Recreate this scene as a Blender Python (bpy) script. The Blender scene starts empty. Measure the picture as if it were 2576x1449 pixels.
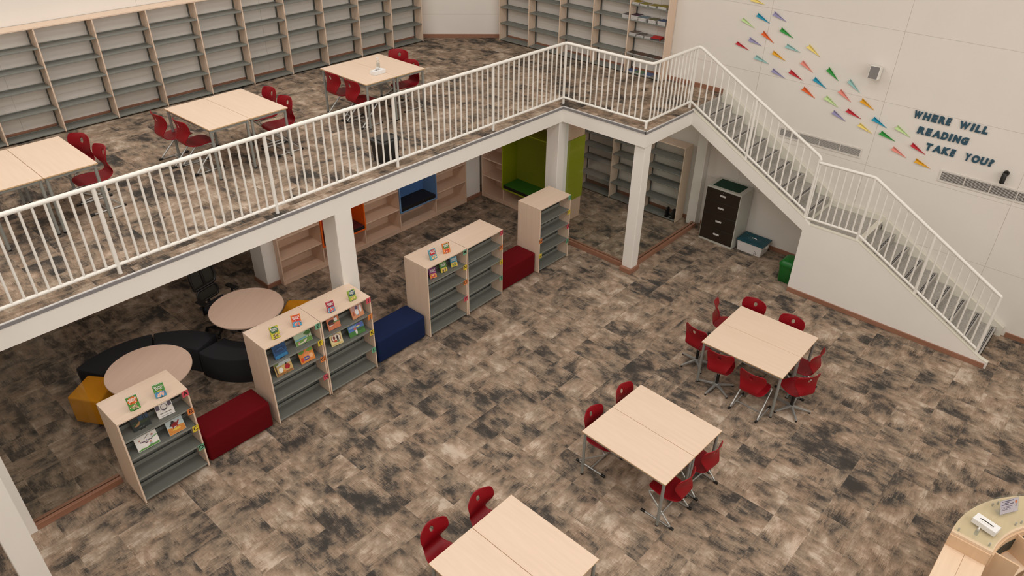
import bpy, math, random
from mathutils import Vector, Matrix
random.seed(7)
PI=math.pi
SC=bpy.context.scene
COL=SC.collection
H=2.712; HB=2.431; WX=2.61; WY=5.13; CEIL=8.4

# ------------------------------------------------------------------ materials
def lin(c):
    return tuple(((v/255)/12.92 if v/255<=0.04045 else ((v/255+0.055)/1.055)**2.4) for v in c)+(1,)
MATS={}
def mat(name,rgb,rough=.5,metal=0,spec=.5,noise=0,scale=20,alpha=None,coat=0,bump=0,bscale=400):
    if name in MATS: return MATS[name]
    m=bpy.data.materials.new(name); m.use_nodes=True; nt=m.node_tree; b=nt.nodes['Principled BSDF']
    col=lin(rgb)
    b.inputs['Base Color'].default_value=col; b.inputs['Roughness'].default_value=rough
    b.inputs['Metallic'].default_value=metal; b.inputs['Specular IOR Level'].default_value=spec
    if coat: b.inputs['Coat Weight'].default_value=coat
    tc=nt.nodes.new('ShaderNodeTexCoord')
    if noise:
        n=nt.nodes.new('ShaderNodeTexNoise'); n.inputs['Scale'].default_value=scale; n.inputs['Detail'].default_value=4
        nt.links.new(tc.outputs['Object'],n.inputs['Vector'])
        r=nt.nodes.new('ShaderNodeValToRGB')
        r.color_ramp.elements[0].position=.3; r.color_ramp.elements[1].position=.7
        r.color_ramp.elements[0].color=tuple(c*(1-noise) for c in col[:3])+(1,)
        r.color_ramp.elements[1].color=tuple(min(1,c*(1+noise)) for c in col[:3])+(1,)
        nt.links.new(n.outputs['Fac'],r.inputs['Fac']); nt.links.new(r.outputs['Color'],b.inputs['Base Color'])
    if bump:
        n2=nt.nodes.new('ShaderNodeTexNoise'); n2.inputs['Scale'].default_value=bscale
        nt.links.new(tc.outputs['Object'],n2.inputs['Vector'])
        bp=nt.nodes.new('ShaderNodeBump'); bp.inputs['Strength'].default_value=bump; bp.inputs['Distance'].default_value=.002
        nt.links.new(n2.outputs['Fac'],bp.inputs['Height']); nt.links.new(bp.outputs['Normal'],b.inputs['Normal'])
    MATS[name]=m; return m
def wood(name,rgb,axis=1,rough=.45,amp=.05):
    if name in MATS: return MATS[name]
    m=bpy.data.materials.new(name); m.use_nodes=True; nt=m.node_tree; b=nt.nodes['Principled BSDF']
    b.inputs['Roughness'].default_value=rough; b.inputs['Specular IOR Level'].default_value=.4
    tc=nt.nodes.new('ShaderNodeTexCoord'); mp=nt.nodes.new('ShaderNodeMapping')
    s=[26,26,26]; s[axis]=1.6
    mp.inputs['Scale'].default_value=s
    n=nt.nodes.new('ShaderNodeTexNoise'); n.inputs['Scale'].default_value=1.0; n.inputs['Detail'].default_value=5; n.inputs['Roughness'].default_value=.6
    r=nt.nodes.new('ShaderNodeValToRGB'); c=lin(rgb)
    r.color_ramp.elements[0].position=.25; r.color_ramp.elements[1].position=.75
    r.color_ramp.elements[0].color=(c[0]*(1-amp),c[1]*(1-amp*1.25),c[2]*(1-amp*1.6),1)
    r.color_ramp.elements[1].color=(c[0]*(1+amp*.6),c[1]*(1+amp*.6),c[2]*(1+amp*.6),1)
    L=nt.links.new
    L(tc.outputs['Object'],mp.inputs['Vector']); L(mp.outputs['Vector'],n.inputs['Vector']); L(n.outputs['Fac'],r.inputs['Fac']); L(r.outputs['Color'],b.inputs['Base Color'])
    MATS[name]=m; return m

def carpet():
    m=bpy.data.materials.new('carpet_tile'); m.use_nodes=True; nt=m.node_tree; N=nt.nodes; L=nt.links.new
    b=N['Principled BSDF']; b.inputs['Roughness'].default_value=.95; b.inputs['Specular IOR Level'].default_value=.12
    def math_(op,a,bb=None,clamp=False):
        n=N.new('ShaderNodeMath'); n.operation=op; n.use_clamp=clamp
        for i,v in enumerate((a,bb)):
            if v is None: continue
            if hasattr(v,'is_linked') or hasattr(v,'links'): L(v,n.inputs[i])
            else: n.inputs[i].default_value=v
        return n.outputs[0]
    tc=N.new('ShaderNodeTexCoord'); sp=N.new('ShaderNodeSeparateXYZ'); L(tc.outputs['Object'],sp.inputs[0])
    T=.419
    gx=math_('DIVIDE',math_('ADD',sp.outputs[0],2.93+.419*20),T); gy=math_('DIVIDE',math_('ADD',sp.outputs[1],1.52+.419*20),T)
    fx=math_('FLOOR',gx); fy=math_('FLOOR',gy)
    cb=N.new('ShaderNodeCombineXYZ'); L(fx,cb.inputs[0]); L(fy,cb.inputs[1])
    wn=N.new('ShaderNodeTexWhiteNoise'); wn.noise_dimensions='3D'; L(cb.outputs[0],wn.inputs['Vector'])
    rs=N.new('ShaderNodeSeparateColor'); L(wn.outputs['Color'],rs.inputs[0])
    ux=math_('FRACT',gx); uy=math_('FRACT',gy)
    flag=math_('GREATER_THAN',rs.outputs[0],.62)
    def mix(f,a,bb):
        n=N.new('ShaderNodeMix'); n.data_type='FLOAT'; L(f,n.inputs[0]); L(a,n.inputs[2]); L(bb,n.inputs[3]); return n.outputs[0]
    U=mix(flag,ux,uy); V=mix(flag,uy,ux)        # V runs along the streaks
    def noise(su,sv,scale,detail,offs,rough=.6,dist=0):
        c=N.new('ShaderNodeCombineXYZ')
        L(math_('ADD',math_('MULTIPLY',U,su),math_('MULTIPLY',rs.outputs[1],37.0+offs)),c.inputs[0])
        L(math_('ADD',math_('MULTIPLY',V,sv),math_('MULTIPLY',rs.outputs[2],51.0+offs)),c.inputs[1])
        c.inputs[2].default_value=offs
        n=N.new('ShaderNodeTexNoise'); n.inputs['Scale'].default_value=scale; n.inputs['Detail'].default_value=detail; n.inputs['Roughness'].default_value=rough; n.inputs['Distortion'].default_value=dist
        L(c.outputs[0],n.inputs['Vector']); return n.outputs['Fac']
    st1=noise(46,3.4,1.0,3,9.7,.65)
    st2=noise(5.5,22,1.0,3,23.9,.6)
    fine=noise(95,10,1.0,2,17.3)
    warp=math_('ADD',math_('MULTIPLY',math_('SUBTRACT',st1,.5),.62),math_('MULTIPLY',math_('SUBTRACT',st2,.5),.2))
    def bn(a,b_,o1,o2,su,sv,offs,detail,rough,w1,w2):
        c=N.new('ShaderNodeCombineXYZ')
        L(math_('ADD',math_('ADD',math_('MULTIPLY',a,su),math_('MULTIPLY',warp,w1)),o1),c.inputs[0])
        L(math_('ADD',math_('ADD',math_('MULTIPLY',b_,sv),math_('MULTIPLY',warp,w2)),o2),c.inputs[1])
        c.inputs[2].default_value=offs
        n=N.new('ShaderNodeTexNoise'); n.inputs['Scale'].default_value=1.0; n.inputs['Detail'].default_value=detail; n.inputs['Roughness'].default_value=rough
        L(c.outputs[0],n.inputs['Vector']); return n.outputs['Fac']
    r1=math_('MULTIPLY',rs.outputs[1],37.0); r2=math_('MULTIPLY',rs.outputs[2],51.0)
    blot=bn(U,V,r1,r2,1.25,.9,3.1,3,.55,.35,.75)
    blot2=bn(U,V,r2,r1,4.6,2.6,41.3,3,.6,.5,.9)
    cont=bn(sp.outputs[0],sp.outputs[1],0.0,0.0,1.5,1.5,77.7,4,.6,.35,.35)
    tint=math_('MULTIPLY',math_('SUBTRACT',wn.outputs['Value'],.5),.13)
    v=math_('ADD',math_('MULTIPLY',math_('SUBTRACT',blot,.5),1.25),math_('MULTIPLY',math_('SUBTRACT',blot2,.5),.85))
    v=math_('ADD',v,math_('MULTIPLY',math_('SUBTRACT',cont,.5),.8))
    v=math_('ADD',v,math_('MULTIPLY',math_('SUBTRACT',st1,.5),.42))
    v=math_('ADD',v,math_('MULTIPLY',math_('SUBTRACT',st2,.5),.34))
    v=math_('ADD',v,math_('MULTIPLY',math_('SUBTRACT',fine,.5),.22))
    v=math_('ADD',math_('MULTIPLY',math_('ADD',v,tint),.88),.52)
    r=N.new('ShaderNodeValToRGB'); e=r.color_ramp.elements
    e[0].position=.2; e[0].color=lin((68,65,62)); e[1].position=.88; e[1].color=lin((204,188,172))
    for p,c in ((.33,(86,80,75)),(.42,(120,107,95)),(.54,(147,129,112)),(.68,(170,150,132))):
        k=e.new(p); k.color=lin(c)
    L(v,r.inputs['Fac'])
    hue=bn(U,V,r2,r2,1.6,1.2,91.0,2,.5,.2,.3)
    hr=N.new('ShaderNodeValToRGB'); hr.color_ramp.elements[0].position=.36; hr.color_ramp.elements[1].position=.64
    hr.color_ramp.elements[0].color=(.97,.99,.98,1); hr.color_ramp.elements[1].color=(1.0,.955,.915,1); L(hue,hr.inputs['Fac'])
    mm=N.new('ShaderNodeMix'); mm.data_type='RGBA'; mm.blend_type='MULTIPLY'; mm.inputs[0].default_value=1.0
    L(r.outputs['Color'],mm.inputs[6]); L(hr.outputs['Color'],mm.inputs[7]); L(mm.outputs[2],b.inputs['Base Color'])
    ng=N.new('ShaderNodeTexNoise'); ng.inputs['Scale'].default_value=350; L(tc.outputs['Object'],ng.inputs['Vector'])
    bp=N.new('ShaderNodeBump'); bp.inputs['Strength'].default_value=.25; bp.inputs['Distance'].default_value=.003
    L(ng.outputs['Fac'],bp.inputs['Height']); L(bp.outputs['Normal'],b.inputs['Normal'])
    return m
def glassy(name,tint,gloss=.06,rough=.02):
    m=bpy.data.materials.new(name); m.use_nodes=True; nt=m.node_tree; N=nt.nodes; L=nt.links.new
    N.remove(N['Principled BSDF']); o=N['Material Output']
    t=N.new('ShaderNodeBsdfTransparent'); t.inputs[0].default_value=tint
    g=N.new('ShaderNodeBsdfGlossy'); g.inputs['Roughness'].default_value=rough
    mx=N.new('ShaderNodeMixShader'); mx.inputs[0].default_value=gloss
    L(t.outputs[0],mx.inputs[1]); L(g.outputs[0],mx.inputs[2]); L(mx.outputs[0],o.inputs['Surface']); MATS[name]=m; return m

CARPET=carpet()
PAINT=mat('wall_paint',(233,227,219),.75,spec=.25,noise=.02,scale=1.2)
PAINTW=mat('white_paint',(240,236,229),.6,spec=.3,noise=.015,scale=2)
RAIL=mat('rail_enamel',(240,237,230),.35,spec=.5)
BEECH=wood('beech_laminate',(229,205,183),1)
BEECHX=wood('beech_laminate_lengthwise',(229,205,183),0)
BEECHZ=wood('beech_laminate_upright',(229,205,183),2)
EDGE=mat('beech_edge',(208,172,128),.5)
NOOK=wood('nook_laminate',(222,192,168),0)
NOOKZ=wood('nook_laminate_upright',(222,192,168),2)
SKIRT=wood('skirting_wood',(156,113,92),0,.4,.18)
SKIRTY=wood('skirting_wood_long',(156,113,92),1,.4,.18)
GREY=mat('grey_shelf_metal',(126,128,122),.45,spec=.5,noise=.02,scale=6)
GREYD=mat('dark_grey_metal',(84,87,84),.5)
TUBE=mat('grey_tube',(146,148,143),.4,metal=.15)
CHROME=mat('satin_chrome',(182,183,180),.3,metal=.55)
ALU=mat('cast_aluminium',(168,170,168),.4,metal=.6)
BLACK=mat('black_plastic',(22,21,20),.45)
BLACKF=mat('charcoal_fabric',(50,50,53),.95,spec=.1,bump=.3)
MESHF=mat('mesh_fabric',(38,36,28),.8)
RED=mat('red_seat_plastic',(140,7,22),.42,spec=.35,bump=.15,bscale=900)
REDF=mat('red_fabric',(98,7,15),.9,spec=.15,bump=.3)
BLUEF=mat('navy_fabric',(20,35,72),.85,spec=.2,bump=.3)
YELF=mat('ochre_fabric',(208,140,30),.9,spec=.15,bump=.3)
PAPERW=mat('paper_white',(238,236,232),.7)
def C(n,rgb,r=.6): return mat(n,rgb,r)

# ------------------------------------------------------------------ mesh builder
class MB:
    def __init__(s): s.v=[]; s.f=[]; s.m=[]
    def add(s,vs,fs,m=0,M=None):
        o=len(s.v)
        s.v+= [tuple(M@Vector(p)) if M else tuple(p) for p in vs]
        s.f+= [tuple(i+o for i in f) for f in fs]; s.m+=[m]*len(fs); return s
    def box(s,x0,x1,y0,y1,z0,z1,m=0,M=None):
        vs=[(x,y,z) for z in (z0,z1) for y in (y0,y1) for x in (x0,x1)]
        return s.add(vs,[(0,2,3,1),(4,5,7,6),(0,1,5,4),(2,6,7,3),(0,4,6,2),(1,3,7,5)],m,M)
    def prism(s,poly,a0,a1,axis='z',m=0,M=None):
        n=len(poly)
        def P(p,a):
            return (p[0],p[1],a) if axis=='z' else ((a,p[0],p[1]) if axis=='x' else (p[0],a,p[1]))
        ar=sum(poly[i][0]*poly[(i+1)%n][1]-poly[(i+1)%n][0]*poly[i][1] for i in range(n))
        pl=list(poly) if (ar>0)!=(axis=='y') else list(poly)[::-1]
        vs=[P(p,a0) for p in pl]+[P(p,a1) for p in pl]
        fs=[tuple(range(n))[::-1],tuple(range(n,2*n))]+[(i,(i+1)%n,(i+1)%n+n,i+n) for i in range(n)]
        return s.add(vs,fs,m,M)
    def tube(s,pts,r,n=10,m=0,M=None,caps=True):
        P=[Vector(p) for p in pts]; vs=[];fs=[]
        t0=(P[1]-P[0]).normalized(); up=Vector((0,0,1)) if abs(t0.z)<.9 else Vector((1,0,0))
        nrm=t0.cross(up).normalized()
        for i,p in enumerate(P):
            a=(P[i]-P[i-1]).normalized() if i>0 else t0
            b=(P[i+1]-P[i]).normalized() if i<len(P)-1 else a
            t=(a+b).normalized()
            nrm=(nrm-t*nrm.dot(t)).normalized(); bn=t.cross(nrm)
            k=1/max(.5,t.dot(a)); rr=r[i] if isinstance(r,(list,tuple)) else r
            for j in range(n):
                an=2*PI*j/n; vs.append(p+(nrm*math.cos(an)+bn*math.sin(an))*rr*min(k,1.3))
        for i in range(len(P)-1):
            for j in range(n):
                a=i*n+j;b=i*n+(j+1)%n; fs.append((a,b,b+n,a+n))
        if caps: fs+= [tuple(range(n))[::-1],tuple(range((len(P)-1)*n,len(P)*n))]
        return s.add(vs,fs,m,M)
    def cyl(s,x,y,z0,z1,r,n=20,m=0,M=None): return s.tube([(x,y,z0),(x,y,z1)],r,n,m,M)
    def lathe(s,prof,n=28,m=0,M=None,cx=0,cy=0):
        vs=[];fs=[];k=len(prof)
        for j in range(n):
            a=2*PI*j/n
            for r,z in prof: vs.append((cx+r*math.cos(a),cy+r*math.sin(a),z))
        for j in range(n):
            for i in range(k-1):
                a=j*k+i;b=((j+1)%n)*k+i; fs.append((a,b,b+1,a+1))
        fs.append(tuple(j*k for j in range(n))[::-1]); fs.append(tuple(j*k+k-1 for j in range(n)))
        return s.add(vs,fs,m,M)
    def build(s,name,mats,parent=None,bevel=0,seg=2,smooth=False,loc=None,rotz=0):
        me=bpy.data.meshes.new(name); me.from_pydata(s.v,[],s.f)
        for mm in (mats if isinstance(mats,(list,tuple)) else [mats]): me.materials.append(mm)
        me.polygons.foreach_set('material_index',s.m); me.update()
        return link(name,me,parent,bevel,seg,smooth,loc,rotz)
def link(name,me,parent=None,bevel=0,seg=2,smooth=False,loc=None,rotz=0):
    o=bpy.data.objects.new(name,me); COL.objects.link(o)
    if parent: o.parent=parent
    if loc: o.location=loc
    o.rotation_euler=(0,0,rotz)
    if smooth: me.shade_smooth()
    if bevel:
        b=o.modifiers.new('bevel','BEVEL'); b.width=bevel; b.segments=seg; b.limit_method='ANGLE'; b.angle_limit=math.radians(40)
        b.harden_normals=False
    return o
def smooth_angle(o,deg=40):
    me=o.data; me.shade_smooth()
    try:
        me.set_sharp_from_angle(angle=math.radians(deg))
    except Exception: pass
    return o
def fillet(pts,r,n=5):
    out=[Vector(pts[0])]
    for i in range(1,len(pts)-1):
        p=Vector(pts[i]);a=(Vector(pts[i-1])-p);b=(Vector(pts[i+1])-p);d=min(r,a.length*.45,b.length*.45)
        A=p+a.normalized()*d;B=p+b.normalized()*d
        for k in range(n+1):
            t=k/n; out.append(A*(1-t)**2+p*2*t*(1-t)+B*t*t)
    out.append(Vector(pts[-1])); return out
def tag(o,label,cat,group=None):
    o['label']=label; o['category']=cat
    if group: o['group']=group
    return o
def thing(name,label,cat,loc=(0,0,0),rotz=0,group=None):
    o=bpy.data.objects.new(name,None); COL.objects.link(o); o.location=loc; o.rotation_euler=(0,0,rotz); o.empty_display_size=.1
    return tag(o,label,cat,group)
def loft(b,secs,n=6,m=0,M=None):
    # secs: (z, x0,x1,y0,y1, corner radius); rounded-rectangle sections joined bottom to top
    vs=[];fs=[];k=4*(n+1)
    for z,x0,x1,y0,y1,r in secs:
        for cx,cy,a0 in ((x1-r,y1-r,0),(x0+r,y1-r,90),(x0+r,y0+r,180),(x1-r,y0+r,270)):
            for i in range(n+1):
                a=math.radians(a0+90*i/n); vs.append((cx+r*math.cos(a),cy+r*math.sin(a),z))
    for s_ in range(len(secs)-1):
        for i in range(k): fs.append((s_*k+i,s_*k+(i+1)%k,(s_+1)*k+(i+1)%k,(s_+1)*k+i))
    fs.append(tuple(range(k))[::-1]); fs.append(tuple(range((len(secs)-1)*k,len(secs)*k)))
    return b.add(vs,fs,m,M)
def struct(o): o['kind']='structure'; return o
def copy_tree(o,parent=None):
    c=o.copy(); COL.objects.link(c)
    if parent: c.parent=parent
    for ch in list(o.children): copy_tree(ch,c)
    return c
def place(proto,used,loc,rotz,label,group=None):
    if not used: r=proto; used.append(1)
    else: r=copy_tree(proto)
    r.location=loc; r.rotation_euler=(0,0,rotz); r['label']=label
    if group: r['group']=group
    return r
def text_mesh(body,size,extrude=.001,offset=0,shear=0,bevel=0,spacing=1,align='CENTER',line=1.0):
    cu=bpy.data.curves.new('lettering','FONT'); cu.body=body; cu.size=size; cu.extrude=extrude; cu.offset=offset; cu.shear=shear
    cu.bevel_depth=bevel; cu.bevel_resolution=2 if bevel else 0
    cu.space_character=spacing; cu.align_x=align; cu.align_y='CENTER'; cu.space_line=line; cu.resolution_u=4
    o=bpy.data.objects.new('lettering',cu); COL.objects.link(o)
    dg=bpy.context.evaluated_depsgraph_get(); dg.update()
    me=bpy.data.meshes.new_from_object(o.evaluated_get(dg))
    bpy.data.objects.remove(o); bpy.data.curves.remove(cu)
    return me

# ------------------------------------------------------------------ room shell
struct(MB().box(-15,WX+.2,-13,WY+.2,-.2,0).build('floor',CARPET))
struct(MB().box(-15,WX+.2,-13,WY+.2,CEIL,CEIL+.2).build('ceiling',PAINTW))
struct(MB().box(-15.2,-15,-13,WY+.2,0,CEIL).build('wall_left',PAINT))
struct(MB().box(-15,WX+.2,-13.2,-13,0,CEIL).build('wall_front',PAINT))
ZJ=[-.02,1.06,2.135,3.22,4.31,5.4,6.48,7.56,CEIL]
G=.003
w=MB(); w.box(WX+.007,WX+.2,-13,WY+.2,-.2,CEIL)
YJ=[-13,-11.0,-8.8,-6.615,-4.44,-2.29,-.14,2.0,WY]
for i in range(len(YJ)-1):
    for j in range(len(ZJ)-1): w.box(WX,WX+.03,YJ[i]+G,YJ[i+1]-G,ZJ[j]+G,ZJ[j+1]-G)
struct(w.build('wall_right',PAINT))
w=MB(); w.box(-15,WX+.2,WY+.007,WY+.2,-.2,CEIL)
XJ=[-15,-13.4,-11.25,-9.07,-6.91,-4.74,-2.57,-.4,1.77,WX]
for i in range(len(XJ)-1):
    for j in range(len(ZJ)-1): w.box(XJ[i]+G,XJ[i+1]-G,WY,WY+.03,ZJ[j]+G,ZJ[j+1]-G)
struct(w.build('wall_back',PAINT))
# diagonal wall across the corner (upper floor)
Md=Matrix.Translation((1.30,WY,0))@Matrix.Rotation(-PI/4,4,'Z')
Ld=math.hypot(1.31,1.31)
w=MB(); w.box(0,Ld,.007,.2,H,CEIL,M=Md)
for j in range(3,len(ZJ)-1): w.box(0,Ld,0,.03,max(ZJ[j],H)+G,ZJ[j+1]-G,M=Md)
w.box(0,Ld,0,.03,H,3.22-G,M=Md)
struct(w.build('wall_corner',PAINT))
# mezzanine
poly=[(-15,0),(0,0),(0,-1.728),(1.46,-1.728),(1.46,-1.68),(WX,-1.68),(WX,WY),(-15,WY)]
struct(MB().prism(poly,HB,H-.012).build('mezzanine_slab',PAINTW))
polyc=[(-15,.012),(.012,.012),(.012,-1.716),(1.46,-1.716),(1.46,-1.68),(WX,-1.68),(WX,WY),(-15,WY)]
struct(MB().prism(polyc,H-.012,H).build('floor_mezzanine',CARPET))
def trimrun(name,segs):
    b=MB()
    for x0,x1,y0,y1 in segs:
        b.box(x0,x1,y0,y1,H-.045,H-.004,0)
    for x0,x1,y0,y1 in segs:
        b.box(x0,x1,y0,y1,H-.004,H+.004,1)
    return struct(b.build(name,[mat('trim_grey',(132,130,132),.5),mat('trim_light',(214,212,210),.4)]))
trimrun('trim_1',[(-15,.0,-.012,.012),(-.012,.012,-1.728,-.012),(-.012,1.455,-1.740,-1.716)])
# nook wall under the mezzanine
struct(MB().box(-4.45,1.25,2.87,3.0,0,HB).build('wall_nook',PAINT))
# columns
def column(x0,x1,y0,y1,z1=HB,z0=0):
    return struct(MB().box(x0,x1,y0,y1,z0,z1).build('column',PAINTW,bevel=.006,seg=1))
column(-4.905,-4.63,.0,.33)
column(.04,.24,-1.715,-1.51)
column(-.05,.24,.03,.31)
column(-9.66,-9.39,.045,.3)
column(-9.775,-9.545,-1.2,-.95,CEIL)
column(-4.75,-4.45,2.58,2.99)
column(.0,.44,2.5,2.86)
column(2.44,2.6,-1.62,-1.42)
# skirtings
def base(name,*boxes,m=SKIRT):
    b=MB()
    for q in boxes: b.box(*q)
    return struct(b.build(name,m,bevel=.004,seg=1))
base('baseboard_column',(-4.77,-4.43,2.56,2.58,0,.085),(-4.77,-4.75,2.58,2.99,0,.085))
base('baseboard_nook',(-.005,.45,2.475,2.5,0,.085))
base('baseboard_right',(WX-.018,WX,-13,-7.25,0,.085),(WX-.018,WX,-4.0,-1.66,0,.085),(WX-.018,WX,-1.41,2.8,0,.085),m=SKIRTY)
base('baseboard_upper_right',(WX-.018,WX,-1.68,3.82,H,H+.085),m=SKIRTY)
base('baseboard_upper_back',(-15,1.30,WY-.018,WY,H,H+.085))
b=MB(); b.box(0,Ld,-.018,.0,H,H+.085,M=Md); struct(b.build('baseboard_corner',SKIRT,bevel=.004,seg=1))
base('baseboard_stair',(1.438,1.46,-7.22,-4.075,0,.085),(1.438,1.53,-4.082,-4.06,0,.085),m=SKIRTY)

# ------------------------------------------------------------------ glass partitions on wooden kerbs
PANE=glassy('clear_glass',(.97,.985,.98,1),.035)
def partition(label,x0,x1,y0,y1):
    t=thing('glass_partition',label,'partition')
    alongx=abs(x1-x0)>abs(y1-y0)
    k1=MB();k2=MB();p=MB();g=MB()
    if alongx:
        k1.box(x0,x1,y0-.055,y0-.012,0,.088); k2.box(x0,x1,y0+.012,y0+.055,0,.088); g.box(x0,x1,y0-.012,y0+.012,0,.05)
        p.box(x0+.01,x1-.01,y0-.005,y0+.005,.05,HB-.004)
    else:
        k1.box(x0-.055,x0-.012,y0,y1,0,.088); k2.box(x0+.012,x0+.055,y0,y1,0,.088); g.box(x0-.012,x0+.012,y0,y1,0,.05)
        p.box(x0-.005,x0+.005,y0+.01,y1-.01,.05,HB-.004)
    m=SKIRT if alongx else SKIRTY
    k1.build('kerb_rail',m,t,bevel=.003,seg=1); k2.build('kerb_rail',m,t,bevel=.003,seg=1)
    g.build('glazing_channel',BLACK,t); p.build('pane',PANE,t)
partition('glass screen on a wooden kerb between the left pillars and bookcase A to D',-9.39,-8.40,.11,.11)
partition('glass screen on a wooden kerb from bookcase U to Z to the corner pillar',.13,.13,-1.505,.025)
partition('glass screen on a wooden kerb from the corner pillar to the filing cabinet',.245,2.43,-1.61,-1.61)
b=MB(); b.box(-.03,.27,-1.745,-1.717,0,.088); b.box(-.03,.036,-1.717,-1.51,0,.088); struct(b.build('baseboard_pillar',SKIRT,bevel=.003,seg=1))

# ------------------------------------------------------------------ staircase
st=thing('staircase','grey speckled staircase with white side wall rising to the mezzanine along the right wall','staircase',(1.46,-4.5,0))
OFS=Matrix.Translation((-1.46,4.5,0))
GRAN=mat('speckled_stone',(172,168,161),.7,spec=.3,noise=.22,scale=45)
STRIP=mat('nosing_strip',(40,38,52),.6); STRIPL=mat('nosing_insert',(196,190,184),.5)
CREAM=mat('cream_trim',(226,222,208),.5)
rise=H/19; tr=(4.0356-1.68)/9; tr2=(7.1115-4.983)/8
def ztop(i): return H-rise*i
XS0=1.53
def step(y0,y1,z,lastfloor=False,strip=True):
    # tread from nosing y0(front, lower y) back to y1, top z
    s=MB().box(XS0,WX-.07,y0,y1,z-.05 if not lastfloor else 0,z,M=OFS); s.box(XS0,WX-.07,y0+.0,y0+.03,z-rise-.002 if not lastfloor else 0,z-.04,M=OFS)
    o=s.build('step',GRAN,st,bevel=.004,seg=1)
    if strip:
        q=MB(); q.box(XS0+.05,WX-.12,y0+.028,y0+.038,z,z+.003,M=OFS); q.box(XS0+.05,WX-.12,y0+.048,y0+.058,z,z+.003,M=OFS)
        q.box(XS0+.05,WX-.12,y0+.010,y0+.018,z,z+.002,1,M=OFS)
        q.build('nosing_strip',[STRIP,STRIPL],o)
YU=[-1.68-tr*i for i in range(10)]
step(-1.705,-1.682,H-.014,strip=False)
for i in range(1,10): step(YU[i],YU[i-1]+.03,ztop(i))
ZL=ztop(10)
MB().box(XS0,WX-.07,-4.983,YU[9]+.03,ZL-.05,ZL,M=OFS).build('landing',GRAN,st)
MB().box(XS0,WX-.072,YU[9]-.045,YU[9]-.002,ZL,ZL+.02,M=OFS).build('landing_trim',CREAM,st); MB().box(XS0,WX-.072,-4.983,-4.90,ZL,ZL+.006,M=OFS).build('landing_trim',CREAM,st)
q=MB(); q.box(XS0,WX-.07,-4.983,-4.953,ZL-rise,ZL-.05,M=OFS); q.build('riser',GRAN,st)
YLO=[-4.983-tr2*i for i in range(9)]
for i in range(1,9): step(YLO[i],YLO[i-1]+.03,ZL-rise*i,lastfloor=(i==8))
nose=lambda y:H+(y+1.68)*rise/tr
# side stringer of the upper flight
q=MB(); q.prism([(-1.70,2.46),(-1.70,H),(-4.06,nose(-4.06)),(-4.06,1.20)],1.46,1.53,'x',M=OFS)
q.build('stringer',PAINTW,st)
q=MB(); q.prism([(-1.70,2.40),(-1.70,H-.26),(-4.06,nose(-4.06)-.22),(-4.06,1.17)],1.53,WX-.004,'x',M=OFS); q.box(1.53,WX-.004,-4.95,-4.06,1.05,1.22,M=OFS); q.build('soffit',PAINTW,st)
lo=lambda y:ZL+(y+4.983)*rise/tr2
q=MB(); q.prism([(-4.06,0),(-4.06,nose(-4.06)-.0),(-4.16,ZL+.045),(-4.955,ZL+.045),(-7.13,lo(-7.13)+.005),(-7.25,.10),(-7.25,0)],1.46,1.53,'x',M=OFS)
q.build('side_wall',PAINTW,st)
q=MB(); q.box(1.53,WX-.004,-4.16,-4.06,0,1.2,M=OFS); q.build('end_wall',PAINTW,st)
q=MB()
q.prism([(-1.70,H-.28),(-1.70,H+.11),(-1.75,H+.09),(-4.05,nose(-4.05)+.075),(-4.05,nose(-4.05)-.2)],WX-.072,WX-.004,'x',M=OFS)
q.prism([(-4.05,ZL-.05),(-4.05,ZL+.10),(-4.95,ZL+.10),(-5.0,ZL+.08),(-5.0,ZL-.05)],WX-.072,WX-.004,'x',M=OFS)
q.prism([(-5.0,lo(-5.0)-.2),(-5.0,lo(-5.0)+.08),(-7.2,lo(-7.2)+.075),(-7.2,0),(-6.9,0)],WX-.072,WX-.004,'x',M=OFS)
q.build('wall_skirt',CREAM,st)
# cream curb on top of the side walls
q=MB()
def strip3(pts,x0,x1,t):
    for a,b_ in zip(pts,pts[1:]):
        q.prism([(a[0],a[1]-.004),(b_[0],b_[1]-.004),(b_[0],b_[1]+t),(a[0],a[1]+t)],x0,x1,'x',M=OFS)
strip3([(-1.74,nose(-1.74)),(-4.06,nose(-4.06))],1.458,1.535,.012)
strip3([(-4.16,ZL+.045),(-4.955,ZL+.045),(-7.13,lo(-7.13)+.005),(-7.25,.10)],1.458,1.535,.012)
q.build('curb',CREAM,st)

# ------------------------------------------------------------------ railings
def railing(label,top,bot,posts,bals,loc,rt=.025,rb=.02):
    t=thing('railing',label,'railing',loc); M=Matrix.Translation([-c for c in loc])
    smooth_angle(MB().tube(fillet(top,.05),rt,14,M=M).build('handrail',RAIL,t))
    for b_ in bot: smooth_angle(MB().tube(fillet(b_,.03),rb,12,M=M).build('bottom_rail',RAIL,t))
    for x,y,z0,z1,r in posts: smooth_angle(MB().cyl(x,y,z0,z1,r,14,M=M).build('post',RAIL,t))
    for x,y,z0,z1 in bals: smooth_angle(MB().cyl(x,y,z0,z1,.0135,10,M=M).build('baluster',RAIL,t))
ZT,ZB=3.76,2.822
posts=[];bals=[]
px=[-11.66,-9.665,-7.67,-5.675,-3.68,-1.68,.12]
for p in px: posts.append((p,.1,H,ZT,.0235))
for a,b_ in zip(px[1:],px[2:]):
    n=17 if b_<.0 else 15
    for k in range(1,n):
        x=a+(b_-a)*k/n
        if x<-9.2: continue
        bals.append((x,.1,ZB,ZT))
for k in range(1,15): bals.append((.12,.1-1.73*k/15,ZB,ZT))
posts.append((.12,-1.63,H,ZB,.0235)); 
for k in range(0,12): bals.append((.12+.09+.118*k,-1.63,ZB,ZT)) if .12+.09+.118*k<1.47 else None
posts.append((1.49,-1.63,H,ZT,.0235))
bals=bals[:]
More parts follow.
